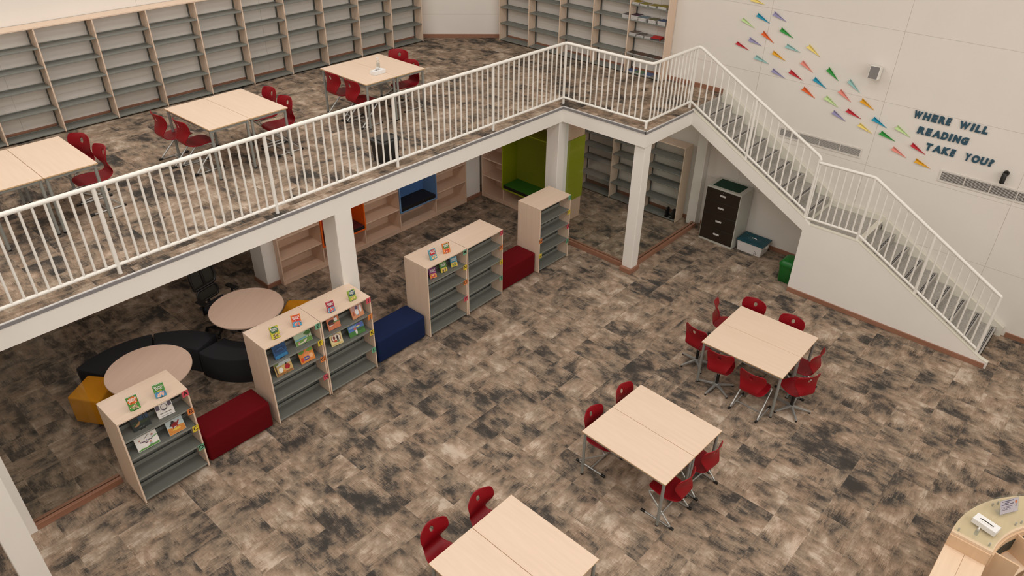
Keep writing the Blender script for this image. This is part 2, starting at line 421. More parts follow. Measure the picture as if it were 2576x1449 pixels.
railing('white tubular guard railing along the open edge of the mezzanine',[(-11.7,.1,ZT),(.12,.1,ZT),(.12,-1.63,ZT),(1.49,-1.63,ZT)],[[(-11.7,.1,ZB),(.12,.1,ZB),(.12,-1.63,ZB),(1.49,-1.63,ZB)]],posts,bals,(-4,.1,H))
# upper flight
XR=1.5
def zl(p,q_,y): return p[1]+(q_[1]-p[1])*(y-p[0])/(q_[0]-p[0])
u0,u1=(-1.70,3.757),(-4.043,2.501); v0,v1=(-1.66,2.815),(-4.026,1.529)
bals=[]
y=-1.78
k=0
while y>-3.98:
    if abs(y+2.825)>.05: bals.append((XR,y,zl(v0,v1,y),zl(u0,u1,y)))
    y-=.1235
posts=[(XR,-2.825,zl(v0,v1,-2.825)-.09,zl(u0,u1,-2.825),.0235),(XR,-4.035,1.41,2.46,.0235)]
railing('white handrail with balusters beside the upper flight of the staircase',[(XR,-1.645,3.765),(XR,-1.70,3.757),(XR,-4.03,2.508),(XR,-4.06,2.45)],[[(XR,-1.64,2.826),(XR,v1[0],v1[1])]],posts,bals,(XR,-2.9,H))
# landing and lower flight
l0,l1,l2=(-4.055,2.407),(-4.926,2.425),(-7.048,1.22); m0,m1,m2=(-4.064,1.427),(-4.91,1.441),(-7.072,.238)
bals=[]
for k in range(1,8): 
    y=-4.06-.866*k/8; bals.append((XR,y,zl(m0,m1,y),zl(l0,l1,y)))
y=-5.00; 
ys=[-4.926-(1.046)*k/9 for k in range(1,9)]+[-5.972-(1.083)*k/9 for k in range(1,9)]
for y in ys: bals.append((XR,y,zl(m1,m2,y),zl(l1,l2,y)))
posts=[(XR,-4.926,1.33,2.42,.0235),(XR,-5.972,zl(m1,m2,-5.972)-.09,zl(l1,l2,-5.972),.0235),(XR,-7.055,.13,1.22,.0235)]
bals.append((XR,-4.07,1.43,2.405))
railing('white handrail with balusters around the stair landing and lower flight',[(XR,-4.05,2.407),(XR,-4.926,2.425),(XR,-7.055,1.216)],[[(XR,-4.06,1.427),(XR,-4.91,1.441),(XR,-7.06,.245)]],posts,bals,(XR,-5.5,1.2))

# ------------------------------------------------------------------ long shelving runs
def shelf_run(label,n,bw,depth,levels,height,M,top=True,dx=.02):
    # local frame: x along the run, y = depth into the wall (front at 0), z up
    t=thing('shelving_run',label,'shelving'); t.matrix_world=M
    for i in range(n+1):
        MB().box(i*bw-dx/2,i*bw+dx/2,0,depth,.012,height).build('divider',BEECHZ,t,bevel=.002,seg=1)
    q=MB().box(-dx/2-.002,n*bw+dx/2+.002,-.004,depth,height,height+.022); q.build('top_board',BEECHX,t,bevel=.002,seg=1)
    for i in range(n):
        for z in levels:
            s=MB().box(i*bw+dx/2+.003,(i+1)*bw-dx/2-.003,.004,depth-.035,z-.022,z); s.box(i*bw+dx/2+.003,(i+1)*bw-dx/2-.003,depth-.045,depth-.035,z,z+.012)
            s.build('shelf',GREY,t,bevel=.003,seg=1)
        q=MB(); q.box(i*bw+dx/2,i*bw+dx/2+.012,depth-.035,depth-.005,.03,height-.01); q.box((i+1)*bw-dx/2-.012,(i+1)*bw-dx/2,depth-.035,depth-.005,.03,height-.01)
        q.box(i*bw+.02,(i+1)*bw-.02,depth-.03,depth-.012,levels[1]-.085,levels[1]-.045)
        q.build('upright',GREYD,t)
    return t
LV=[.045,.395,.735,1.025,1.305]
shelf_run('long beech and grey metal shelving standing empty along the upper back wall',12,.833,.27,LV,1.575,Matrix.Translation((-7.2417-2*.833,4.847,H)))
RX=2.352
shelf_run('beech and grey metal shelving on the upper right wall with magazines in its end bay',5,.8387,.25,LV,1.575,Matrix.Translation((RX,3.724,H))@Matrix.Rotation(-PI/2,4,'Z'))
shelf_run('tall beech and grey shelving against the right wall behind the glass',3,.83,.29,[.05,.388,.757,1.04,1.33],1.60,Matrix.Translation((2.255,1.22,0))@Matrix.Rotation(-PI/2,4,'Z'))
# magazines in the end bay: y from .37 to -.47
def magazines(desc,y,w_,d,zs,n,th,cols,cat='magazine',group=None):
    for k in range(n):
        jit=(random.uniform(-.006,.006),random.uniform(-.004,.004))
        c=cols if k==n-1 else random.choice([(150,150,150),(186,178,170),(120,128,140)])
        nm='cover_%d_%d_%d'%tuple(c)
        o=MB().box(-d/2,d/2,-w_/2,w_/2,0,th*.86,0).box(-d/2-.001,d/2+.001,-w_/2-.001,w_/2+.001,th*.86,th,1).build('magazine',[C('page_edges',(196,192,188)),C(nm,c)],loc=(RX+.02+d/2+jit[0],y+jit[1],zs+k*th+.0005),rotz=random.uniform(-.04,.04))
        tag(o,desc,'magazine',group or 'magazines: '+desc)
def row(shelfname,zlev,specs):
    for (ordn,y,w_,n,th,col) in specs: magazines('magazine in the %s pile on %s'%(ordn,shelfname),y,w_,.19,H+zlev,n,th,col)
row('the upper end-bay shelf',1.305,[('left-hand',.27,.15,3,.014,(150,130,40)),('second',.09,.15,2,.014,(132,124,44)),('third',-.10,.15,2,.014,(140,128,50)),('right-hand',-.31,.18,3,.014,(136,124,40))])
row('the second end-bay shelf',1.025,[('left-hand',.265,.16,5,.016,(74,48,66)),('second',.09,.16,4,.016,(110,130,138)),('third',-.13,.16,4,.016,(104,100,70)),('right-hand',-.34,.17,4,.018,(72,88,116))])
row('the third end-bay shelf',.735,[('left-hand',.27,.15,4,.013,(110,98,86)),('second',.10,.15,3,.013,(98,90,84)),('third',-.07,.14,3,.013,(150,145,140))])
row('the fourth end-bay shelf',.395,[('left-hand',.26,.19,1,.012,(70,62,50)),('second',.06,.19,1,.012,(92,62,48)),('third',-.14,.19,1,.012,(72,60,52)),('right-hand',-.34,.19,1,.012,(94,60,48))])
row('the bottom end-bay shelf',.045,[('left-hand',.26,.18,1,.012,(72,92,130)),('second',.06,.18,1,.012,(88,120,90)),('third',-.14,.18,1,.012,(80,100,140))])
magazines('magazine in the pile at the end of the neighbouring bay, left of the magazine bay',.47,.15,.19,H+1.025,4,.016,(96,90,94))
o=MB().box(-.1,.1,-.09,.09,0,.034,0).box(-.102,.102,-.092,.092,.034,.04,1).box(-.102,.102,-.094,-.09,0,.04,1).build('folder',[C('folder_dark',(70,52,56)),C('folder_red',(196,24,26))],loc=(RX+.125,-.22,H+.7355),rotz=.2)
tag(o,'red-topped folder lying at the right of the magazine piles on the upper shelving','folder')
# black bookends on the low shelving
for k,(y,lab) in enumerate(((-1.03,'black bookend on the bottom glass-room shelf, further from the end panel'),(-1.17,'black bookend on the bottom glass-room shelf, against the end panel'))):
    q=MB(); q.box(0,.16,-.05,.05,0,.006); q.prism([(0,0),(.14,0),(.14,.17),(.10,.2),(.04,.2),(0,.17)],-.012,.012,'y')
    o=q.build('bookend',BLACK,loc=(2.27,y,.0505),bevel=.004); tag(o,lab,'bookend','black bookends')

# ------------------------------------------------------------------ low double-sided bookcases with letter tags
TAGC={'P':(206,84,96),'O':(222,132,70),'Y':(226,200,62),'G':(112,172,138)}
SW,SD,SH=.838,.5247,1.291
SZ=[.065,.40,.72,1.0]
def bookcase(label,x,y,a,tags):
    t=thing('bookcase',label,'bookcase',(x,y,0),a)
    for k in (0,1):
        MB().box(k*(SW-.02),k*(SW-.02)+.02,-SD,0,.015,SH-.02).build('side_panel',BEECHZ,t,bevel=.002,seg=1)
    MB().box(0,SW,-SD,0,SH-.02,SH).build('top_board',BEECHX,t,bevel=.002,seg=1)
    q=MB()
    for sx in (.012,SW-.032):
        for sy in (-SD+.05,-.07): q.box(sx,sx+.02,sy,sy+.02,0,.016)
    q.build('foot',BLACK,t)
    for z in SZ:
        for y0,y1,lip in ((-SD+.006,-SD/2-.02,-SD/2-.03),(-SD/2+.02,-.006,-SD/2+.02)):
            s=MB().box(.022,SW-.022,y0,y1,z-.022,z); s.box(.022,SW-.022,lip,lip+.01,z,z+.05)
            s.build('shelf',GREY,t,bevel=.003,seg=1)
    q=MB(); q.box(.02,.05,-SD/2-.014,-SD/2+.014,.03,SH-.02); q.box(SW-.05,SW-.02,-SD/2-.014,-SD/2+.014,.03,SH-.02); q.build('upright',GREYD,t)
    for let,colr,zt,side in tags:
        w_,h_=.078,.088; x1=SW-.002 if side>0 else .074
        c=MB().box(-w_/2,w_/2,-.0012,0,-h_/2,h_/2).build('letter_tag',C('tag_'+colr,TAGC[colr]),t,loc=(x1-w_/2,-SD-.0015,zt-h_/2))
        c['label']='%s tag lettered %s'%({'P':'pink','O':'orange','Y':'yellow','G':'green'}[colr],let)
        me=text_mesh(let,.084,.0004,.0007); me.materials.append(BLACK)
        l=link('letter',me,c,loc=(0,-.0018,0)); l.rotation_euler=(PI/2,0,0)
    return t
Z4=[1.286,1.006,.726,.408]
def tags4(s): return [(s[2*i],s[2*i+1],Z4[i],1) for i in range(4)]
bookcase('low beech bookcase tagged A B C D with picture books, nearest the camera',-8.3735,.0425,.0078,tags4('APBOCYDG'))
bookcase('low beech bookcase tagged E F G H with display books, beside a longer red bench',-6.5028,.0465,-.0122,tags4('EGFYGOHP'))
bookcase('low beech bookcase tagged I J K L next to the navy bench',-5.6616,.0318,-.0049,tags4('IPJOKYLG'))
bookcase('low beech bookcase tagged M N O P holding five small display books',-3.7828,.0017,-.0016,tags4('MGNYOOPP'))
bookcase('low empty beech bookcase tagged Q R S T beside the far red bench',-2.9430,-.0025,.0177,tags4('QPROSYTG'))
bookcase('low empty beech bookcase tagged U to Z standing alone by the glass screen',-1.1385,.0104,-.0063,[('U','G',1.286,1),('V','Y',1.0,1),('X','P',.71,1),('Z','G',.40,1),('W','O',.705,-1),('y','Y',.40,-1)])

# ------------------------------------------------------------------ benches / poufs
def softbox(name,label,cat,x0,x1,y0,y1,h,m,group=None):
    t=thing(name,label,cat,((x0+x1)/2,(y0+y1)/2,0),0,group)
    a,b_=(x1-x0)/2,(y1-y0)/2
    MB().box(-a,a,-b_,b_,.015,h).build('cushion',m,t,bevel=.035,seg=4).data.shade_smooth()
    q=MB()
    for sx in (-1,1):
        for sy in (-1,1): q.box(sx*(a-.06)-.02,sx*(a-.06)+.02,sy*(b_-.06)-.02,sy*(b_-.06)+.02,0,.018)
    q.build('glide',BLACK,t)
softbox('bench','long red fabric bench between the bookcases tagged A to D and E to H','bench',-7.495,-6.575,-.445,-.005,.43,REDF,'upholstered benches in the bookcase row')
softbox('bench','navy blue fabric bench between the bookcases tagged I to L and M to P','bench',-4.76,-3.82,-.46,-.01,.43,BLUEF,'upholstered benches in the bookcase row')
softbox('bench','far red fabric bench between the bookcases tagged Q to T and U to Z','bench',-2.085,-1.165,-.455,-.01,.43,REDF,'upholstered benches in the bookcase row')
def pouf(name,label,cat,poly,h,m,bev=.03,group=None):
    cx=sum(p[0] for p in poly)/len(poly); cy=sum(p[1] for p in poly)/len(poly)
    o=MB().prism([(p[0]-cx,p[1]-cy) for p in poly],.0,h).build(name,m,bevel=bev,seg=3,loc=(cx,cy,.001))
    o.data.shade_smooth()
    tag(o,label,cat,group); return o
def arc(cx,cy,r0,r1,a0,a1,n=16):
    A=[math.radians(a0+(a1-a0)*k/n) for k in range(n+1)]
    return [(cx+r1*math.cos(a),cy+r1*math.sin(a)) for a in A]+[(cx+r0*math.cos(a),cy+r0*math.sin(a)) for a in A[::-1]]
pouf('curved_bench','black curved bench section behind the near round table, touching the ochre pouf','bench',arc(-7.46,.99,.85,1.28,65.5,117),.43,BLACKF,.025,'black curved bench sections')
pouf('curved_bench','black curved bench section in the middle, in front of the mesh office chair','bench',arc(-7.46,.99,.85,1.28,21.5,64.5),.43,BLACKF,.025,'black curved bench sections')
pouf('curved_bench','black curved bench section nearest the bookcase tagged E, curving around the far round table','bench',arc(-5.74,1.36,.50,.955,187,243),.43,BLACKF,.025,'black curved bench sections')
pouf('pouf','ochre fabric pouf at the left of the near round table','pouf',[(-7.98,1.86),(-8.36,1.59),(-8.11,1.18),(-7.72,1.52)],.44,YELF,.03,'ochre poufs')
pouf('pouf','ochre fabric pouf peeking out behind the bookcases tagged E to L','pouf',[(-5.03,1.46),(-4.70,1.12),(-5.02,.80),(-5.40,1.16)],.43,YELF,.03,'ochre poufs')
# ------------------------------------------------------------------ round tables
RT=wood('round_laminate',(226,198,178),0)
def round_table(label,x,y,r):
    t=thing('round_table',label,'table',(x,y,0),.5,'round pale tables')
    o=MB().lathe([(r-.004,.695),(r,.70),(r,.716),(r-.004,.72)],64).build('tabletop',RT,t); smooth_angle(o,30)
    smooth_angle(MB().lathe([(.21,0),(.21,.012),(.04,.03),(.035,.05)],32).build('base',GREYD,t))
    smooth_angle(MB().cyl(0,0,.03,.695,.035,20).build('pedestal',GREYD,t))
    MB().box(-.22,.22,-.03,.03,.675,.695).box(-.03,.03,-.22,.22,.675,.695).build('bracket',GREYD,t)
round_table('round pale wood table behind the bookcase tagged A to D',-7.455,.985,.545)
round_table('round pale wood table with the black mesh chair, behind the bookcase tagged E to H',-5.785,1.335,.545)

# ------------------------------------------------------------------ rectangular tables (each double table = two halves)
def make_table():
    t=thing('study_table','','table'); W_,D_=.6055,1.2115
    MB().box(0,W_,-D_,0,.722,.74).build('tabletop',[BEECH],t,bevel=.0015,seg=1)
    MB().box(-.0012,W_+.0012,-D_-.0012,.0012,.7235,.7365).build('edge_band',EDGE,t)
    q=MB(); i=.02
    q.box(i,W_-i,-D_+i,-D_+i+.025,.685,.722); q.box(i,W_-i,-i-.025,-i,.685,.722); q.box(i,i+.025,-D_+i+.025,-i-.025,.685,.722); q.box(W_-i-.025,W_-i,-D_+i+.025,-i-.025,.685,.722)
    q.build('apron',TUBE,t)
    for x in (.033,W_-.033):
        for y in (-.033,-D_+.033):
            l=smooth_angle(MB().cyl(x,y,.012,.721,.0195,16).build('leg',TUBE,t)); smooth_angle(MB().cyl(x,y,0,.02,.02,16).build('foot_cap',BLACK,l))
    return t
tproto=make_table(); tused=[]
def dtable(x,y,a,z,la,lb):
    for k,lab in ((0,la),(1,lb)):
        off=k*(.6055+.006)
        place(tproto,tused,(x+off*math.cos(a),y+off*math.sin(a),z),a,lab,'pale beech study tables')
dtable(-1.8372,-4.144,.017,0,'beech study table, left half of the pair ringed by eight red chairs','beech study table, stair-side half of the pair ringed by eight red chairs')
dtable(-4.4347,-3.9968,-.033,0,'beech study table, near half of the middle pair on the open lower floor','beech study table, far half of the middle pair on the open lower floor')
dtable(-6.9686,-4.0179,-.0105,0,'beech study table, left half of the pair cut off by the bottom of the picture','beech study table, right half of the pair cut off by the bottom of the picture')
dtable(-8.345,2.68,-.01,H,'beech study table on the mezzanine cut off by the left picture edge','beech study table on the mezzanine with two red chairs at its right, leftmost pair')
dtable(-5.7059,2.6906,.0163,H,'beech study table, left half of the middle pair on the mezzanine','beech study table, right half of the middle pair on the mezzanine')
dtable(-3.046,2.7172,-.0064,H,'beech study table, left half of the mezzanine pair that carries the tissue box','beech study table, right half of the mezzanine pair that carries the tissue box')

# ------------------------------------------------------------------ red shell chairs
def shell_mesh():
    st_=[(.205,.372,.085,0),(.205,.388,.125,0),(.18,.399,.16,0),(.12,.402,.183,.3),(.04,.396,.192,.5),(-.04,.388,.190,.5),(-.11,.385,.176,.5),(-.165,.393,.15,.5),(-.205,.412,.130,.5),(-.225,.445,.124,.5),(-.222,.485,.135,.6),(-.208,.53,.158,.8),(-.200,.58,.180,1.),(-.202,.62,.193,1.),(-.210,.66,.199,1.),(-.220,.70,.198,1.),(-.232,.735,.188,1.),(-.242,.757,.170,1.),(-.248,.770,.145,1.)]
    R=len(st_); Cn=13
    def P(s,u):
        s=max(0,min(R-1,s)); i=min(int(s),R-2); f=s-i
        a,b_=st_[i],st_[i+1]; x=a[0]+(b_[0]-a[0])*f; z=a[1]+(b_[1]-a[1])*f; w_=a[2]+(b_[2]-a[2])*f; c=a[3]+(b_[3]-a[3])*f
        back=max(0,min(1,(s-9)/4))
        x+=back*.055*u*u*c; z+=(1-back)*.012*abs(u)**3*c-(1-back)*.004*(1-u*u)
        if s>R-2.2: z-=.010*u*u*(s-(R-2.2))
        return (x,u*w_,z)
    vs=[];idx={}
    us=[-1+2*j/(Cn-1) for j in range(Cn)]
    for i in range(R):
        for j in range(Cn): idx[i,j]=len(vs); vs.append(P(i,us[j]))
    i0,i1,j0,j1=13,16,5,7       # block holding the hand hole
    fs=[]
    for i in range(R-1):
        for j in range(Cn-1):
            if i0<=i<i1 and j0<=j<j1: continue
            fs.append((idx[i,j],idx[i,j+1],idx[i+1,j+1],idx[i+1,j]))
    ring=[(i0,j) for j in range(j0,j1)]+[(i,j1) for i in range(i0,i1)]+[(i1,j) for j in range(j1,j0,-1)]+[(i,j0) for i in range(i1,i0,-1)]
    n=len(ring); sc,uc=(i0+i1)/2,us[(j0+j1)//2]
    def ringpts(k):
        out=[]
        for (i,j) in ring:
            a=math.atan2((i-sc)/1.5,(j-6)/1.0); out.append(len(vs)); vs.append(P(sc+math.sin(a)*k*1.0,uc+math.cos(a)*k*(2/12)))
        return out
    inner=ringpts(.84)
    for k in range(n):
        a,b_=ring[k],ring[(k+1)%n]; fs.append((idx[a],idx[b_],inner[(k+1)%n],inner[k]))
    me=bpy.data.meshes.new('seat_shell'); me.from_pydata(vs,[],fs); me.materials.append(RED); me.shade_smooth(); me.update(); return me
SHELL=shell_mesh()
def add_shell(t):
    o=link('seat_shell',SHELL,t)
    s=o.modifiers.new('thickness','SOLIDIFY'); s.thickness=.012; s.offset=0
    m=o.modifiers.new('smooth','SUBSURF'); m.levels=1; m.render_levels=1
def make_sled():
    t=thing('shell_chair','','chair'); add_shell(t)
    for s in (-1,1):
        y=.205*s
        pts=fillet([(-.10,.10*s,.372),(.10,.15*s,.374),(.175,.185*s,.365),(-.205,y,.014),(.19,y,.014)],.05,6)
        o=smooth_angle(MB().tube(pts,.011,10).build('sled_rail',CHROME,t))
        for x in (-.205,.19):
            MB().box(x-.03,x+.03,y-.016,y+.016,0,.03).build('glide',BLACK,o,bevel=.008)
    smooth_angle(MB().tube([(0,-.205,.016),(0,.205,.016)],.010,8).build('crossbar',CHROME,t))
    smooth_angle(MB().box(-.11,.06,-.11,.11,.366,.378).build('seat_plate',BLACK,t))
    return t
def make_star():
    t=thing('swivel_shell_chair','','chair'); add_shell(t)
    smooth_angle(MB().cyl(-.02,0,.06,.25,.022,16).build('gas_sleeve',BLACK,t)); smooth_angle(MB().cyl(-.02,0,.24,.37,.013,14).build('piston',CHROME,t))
    MB().box(-.12,.08,-.09,.09,.362,.378).build('seat_plate',BLACK,t)
    smooth_angle(MB().lathe([(.03,.03),(.04,.04),(.036,.075),(.028,.09)],20,cx=-.02).build('hub',ALU,t))
    for k in range(5):
        a=2*PI*k/5+.3; M=Matrix.Translation((-.02,0,0))@Matrix.Rotation(a,4,'Z')
        o=MB().add([(.02,-.022,.045),(.02,.022,.045),(.265,.012,.022),(.265,-.012,.022),(.02,-.018,.082),(.02,.018,.082),(.265,.009,.04),(.265,-.009,.04)],[(0,1,2,3),(7,6,5,4),(0,3,7,4),(1,5,6,2),(2,6,7,3),(0,4,5,1)],0,M).build('base_leg',ALU,t,bevel=.004)
        smooth_angle(MB().lathe([(.014,0),(.016,.008),(.012,.026)],12,M=M@Matrix.Translation((.255,0,0))).build('glide',BLACK,o))
    return t
sled,star=make_sled(),make_star(); su,tu=[],[]
def chair(kind,x,y,deg,z,label):
    g='red shell chairs'
    if kind=='S': place(sled,su,(x,y,z),math.radians(deg),label,g)
    else: place(star,tu,(x,y,z),math.radians(deg),label,g)
E8='the eight-chair table'
chair('T',-1.42,-3.945,-8,0,'red swivel chair with star base at the far left corner of '+E8)
chair('S',-.72,-4.0,-60,0,'red chair turned aside, seen edge on behind '+E8)
chair('S',-.555,-4.235,180,0,'red chair, left of two on the stair side of '+E8)
chair('S',-.585,-4.86,180,0,'red chair, right of two on the stair side of '+E8)
chair('T',-1.72,-4.445,12,0,'red swivel chair with star base, left on the near side of '+E8)
chair('S',-1.81,-5.02,0,0,'red chair on chrome sled frame, middle of the near side of '+E8)
chair('T',-1.425,-5.44,60,0,'red swivel chair with star base at the near right corner of '+E8)
chair('S',-.93,-5.30,88,0,'red chair on sled frame, alone on the far right side of '+E8)
chair('S',-4.06,-4.068,-90,0,'red chair, front one of two on the left of the middle lower table')
chair('S',-3.434,-4.10,-90,0,'red chair, rear one of two on the left of the middle lower table')
chair('S',-4.17,-5.125,90,0,'red chair at the near right corner of the middle lower table')
chair('S',-3.56,-5.135,83,0,'red chair at the far right corner of the middle lower table')
chair('S',-6.63,-3.90,-90,0,'red chair, left of two at the table cut off by the bottom of the picture')
chair('S',-6.0,-3.972,-90,0,'red chair, right of two at the table cut off by the bottom of the picture')
chair('S',-7.13,2.41,200,H,'red chair, rear of two at the leftmost mezzanine table')
chair('S',-7.12,1.90,180,H,'red chair, front of two at the leftmost mezzanine table')
chair('S',-5.61,2.09,0,H,'red chair, front of two on the left of the middle mezzanine table')
chair('S',-5.70,2.55,0,H,'red chair, rear of two on the left of the middle mezzanine table')
chair('S',-4.41,2.35,180,H,'red chair, rear of two on the right of the middle mezzanine table')
chair('S',-4.47,1.84,180,H,'red chair, front of two on the right of the middle mezzanine table')
chair('S',-2.90,2.36,0,H,'red chair, rear of two on the left of the mezzanine table with the tissue box')
chair('S',-2.92,1.83,0,H,'red chair, front of two on the left of the mezzanine table with the tissue box')
chair('S',-1.66,2.50,203,H,'red chair, rear of two on the right of the mezzanine table with the tissue box')
chair('S',-1.93,1.93,180,H,'red chair, front of two on the right of the mezzanine table with the tissue box')

# ------------------------------------------------------------------ black mesh office chair
t=thing('office_chair','black mesh office chair with armrests at the far round table','chair',(-5.86,2.07,0),math.radians(-78))
smooth_angle(MB().lathe([(.03,.04),(.045,.06),(.03,.10)],20).build('hub',BLACK,t)); smooth_angle(MB().cyl(0,0,.08,.40,.025,16).build('gas_sleeve',BLACK,t))
for k in range(5):
    a=2*PI*k/5+.2; M=Matrix.Rotation(a,4,'Z')
    o=MB().add([(.02,-.025,.06),(.02,.025,.06),(.29,.015,.055),(.29,-.015,.055),(.02,-.02,.10),(.02,.02,.10),(.29,.012,.075),(.29,-.012,.075)],[(0,1,2,3),(7,6,5,4),(0,3,7,4),(1,5,6,2),(2,6,7,3),(0,4,5,1)],0,M).build('base_leg',BLACK,t,bevel=.004)
    smooth_angle(MB().tube([(.28,-.02,.028),(.28,.02,.028)],.028,14,M=M).build('castor',BLACK,o))
MB().box(-.22,.24,-.235,.235,.41,.47).build('seat',BLACKF,t,bevel=.03,seg=3).data.shade_smooth()
def ringframe(pts,r,nm,par,mm,close=True):
    P=fillet(pts+[pts[0]],.07,5); return smooth_angle(MB().tube(P,r,10,caps=False).build(nm,mm,par))
def B_(y,z): return (-.225-.16*(z-.55)+.12*y*y*1.5,y,z)
bk=ringframe([B_(-.20,.74),B_(-.225,.90),B_(-.20,1.07),B_(0,1.09),B_(.20,1.07),B_(.225,.90),B_(.20,.74),B_(0,.73)],.022,'back_frame',t,BLACK)
def meshpanel(z0,z1,w0,w1,nm,par):
    vs=[];fs=[]
    for i in range(7):
        z=z0+(z1-z0)*i/6; w_=w0+(w1-w0)*i/6
        for j in range(9): y=-w_+2*w_*j/8; vs.append(B_(y,z))
    for i in range(6):
        for j in range(8): a=i*9+j; fs.append((a,a+1,a+10,a+9))
    o=MB().add(vs,fs).build(nm,MESHF,par,smooth=True); s=o.modifiers.new('thickness','SOLIDIFY'); s.thickness=.006
meshpanel(.74,1.08,.205,.20,'back_mesh',t)
ringframe([B_(-.17,.52),B_(-.20,.61),B_(-.17,.70),B_(.17,.70),B_(.20,.61),B_(.17,.52)],.018,'lumbar_frame',t,BLACK)
meshpanel(.52,.70,.18,.18,'lumbar_mesh',t)
smooth_angle(MB().tube([(-.05,0,.40),(-.25,0,.42),(-.29,0,.58),B_(0,.74),B_(0,1.08)],.024,10).build('spine',BLACK,t))
for s in (-1,1):
    o=smooth_angle(MB().tube([(-.02,.15*s,.42),(-.02,.29*s,.44),(-.02,.29*s,.63)],.018,10).build('arm_post',BLACK,t))
    MB().box(-.13,.12,.29*s-.045,.29*s+.045,.63,.66).build('arm_pad',BLACK,o,bevel=.018,seg=3)

# ------------------------------------------------------------------ reading-nook shelving under the mezzanine
def nook_run(label,spans,levels,depth,height,M,boxes):
    t=thing('nook_shelving',label,'shelving'); t.matrix_world=M
    xs=sorted(set(spans))
    for x in xs: MB().box(x-.012,x+.012,0,depth,.0,height).build('divider',NOOKZ,t,bevel=.002,seg=1)
    x0,x1=xs[0],xs[-1]
    MB().box(x0,x1,.012,.03,0,.085).build('plinth',NOOK,t); MB().box(x0,x1,depth-.012,depth,0,height).build('back_panel',NOOK,t)
    MB().box(x0-.012,x1+.012,0,depth,height,height+.024).build('top_board',NOOK,t)
    for a,b_ in zip(xs,xs[1:]):
        bx=[q for q in boxes if abs(q[0]-a)<.05]
        for z in levels:
            if bx and bx[0][2]-.03<z<bx[0][3]+.03: continue
            MB().box(a+.012,b_-.012,.004,depth-.012,z-.024,z).build('shelf',NOOK,t,bevel=.002,seg=1)
    for (a,b_,z0,z1,ci,cf,cc,cside,nm) in boxes:
        T_=.028
        q=MB(); q.box(a-.0105,b_+.0105,-.03,depth-.015,z0,z0+T_,1); q.box(a-.0105,b_+.0105,-.03,depth-.015,z1-T_,z1,1); q.box(a-.0105,a+T_-.012,-.03,depth-.015,z0+T_,z1-T_,1); q.box(b_-T_+.012,b_+.0105,-.03,depth-.015,z0+T_,z1-T_,1)
        q.box(a,b_,depth-.03,depth-.014,z0+.01,z1-.01,0)
        o=q.build('nook_box',[ci,cf],t,bevel=.002,seg=1); o['label']=nm+' lined sitting niche'
        c=MB().box(a+T_,b_-T_,-.02,depth-.03,z0+T_+.001,z0+T_+.07,0).box(a+T_+.001,b_-T_-.001,-.021,depth-.031,z0+T_+.068,z0+T_+.075,1).build('seat_cushion',[cside,cc],o,bevel=.006,seg=2)
    return t
ORF=mat('orange_laminate',(226,98,20),.45); ORI=mat('orange_felt',(176,52,14),.85,noise=.05,scale=40); CR=mat('maroon_fabric',(84,20,18),.9)
BLF=mat('blue_laminate',(104,138,178),.45); BLI=mat('blue_felt',(70,108,160),.85,noise=.05,scale=40); CB=mat('dark_navy_fabric',(16,18,32),.9)
GRF=mat('lime_laminate',(150,160,22),.5,noise=.03,scale=30); GRI=mat('lime_felt',(128,136,18),.85,noise=.05,scale=40); CG=mat('green_fabric',(52,112,18),.9)
NL=[.10,.51,.905,1.30,1.70,2.05]
nook_run('built-in beech nook shelving with an orange and a blue niche below the mezzanine',[-4.50,-3.635,-2.685,-1.825,-.88,-.02],NL,.40,2.1,Matrix.Translation((0,2.46,0)),
   [(-3.635,-2.685,.41,1.42,ORI,ORF,CR,BLACK,'orange'),(-1.825,-.88,.41,1.42,BLI,BLF,CB,BLACK,'blue')])
nk=nook_run('deep beech nook shelving with a tall lime green niche and end panel',[0,.615,1.86,2.05],[.10,.51,.905,1.28,1.70,2.05],.45,2.1,Matrix.Translation((.45,2.45,0))@Matrix.Rotation(-PI/2,4,'Z'),
   [(.615,1.86,.37,1.74,GRI,GRF,CG,BLACK,'lime green')])
E4=Matrix.Rotation(PI/2,4,'Z')@Matrix.Translation((-.45,-2.45,0))
E4=(Matrix.Translation((.45,2.45,0))@Matrix.Rotation(-PI/2,4,'Z')).inverted()
MB().box(.46,1.20,.372,.392,0,2.1,M=E4).build('end_panel',NOOKZ,nk); MB().box(1.18,1.20,.392,2.3,0,2.1,M=E4).build('rear_panel',NOOKZ,nk)
o=MB().box(.445,1.205,.348,.371,.455,1.76,M=E4).build('green_panel',GRF,nk,bevel=.003,seg=1); o['label']='lime green panel fixed to the end'

# ------------------------------------------------------------------ books
easel_p=None; eu=[]
def make_easel():
    t=thing('book_stand','','stand')
    MB().box(-.03,.03,-.004,.03,0,.004).build('ledge',BLACK,t)
    Mt=Matrix.Rotation(math.radians(-18),4,'X')
    MB().box(-.022,.022,.016,.020,.002,.11,M=Mt).build('backrest',BLACK,t,bevel=.002); MB().add([(-.012,.045,.08),(.012,.045,.08),(.012,.095,0),(-.012,.095,0),(-.012,.041,.08),(.012,.041,.08),(.012,.089,0),(-.012,.089,0)],[(0,1,2,3),(7,6,5,4),(0,4,5,1),(3,2,6,7),(0,3,7,4),(1,5,6,2)]).build('strut',BLACK,t)
    return t
easel=make_easel()
def ell(cx,cy,rx,ry,n=18,wob=0,seed=0):
    r=random.Random(seed)
    return [(cx+rx*(1+wob*r.uniform(-1,1))*math.cos(2*PI*k/n),cy+ry*(1+wob*r.uniform(-1,1))*math.sin(2*PI*k/n)) for k in range(n)]
def rc(u0,v0,u1,v1): return [(u0,v0),(u1,v0),(u1,v1),(u0,v1)]
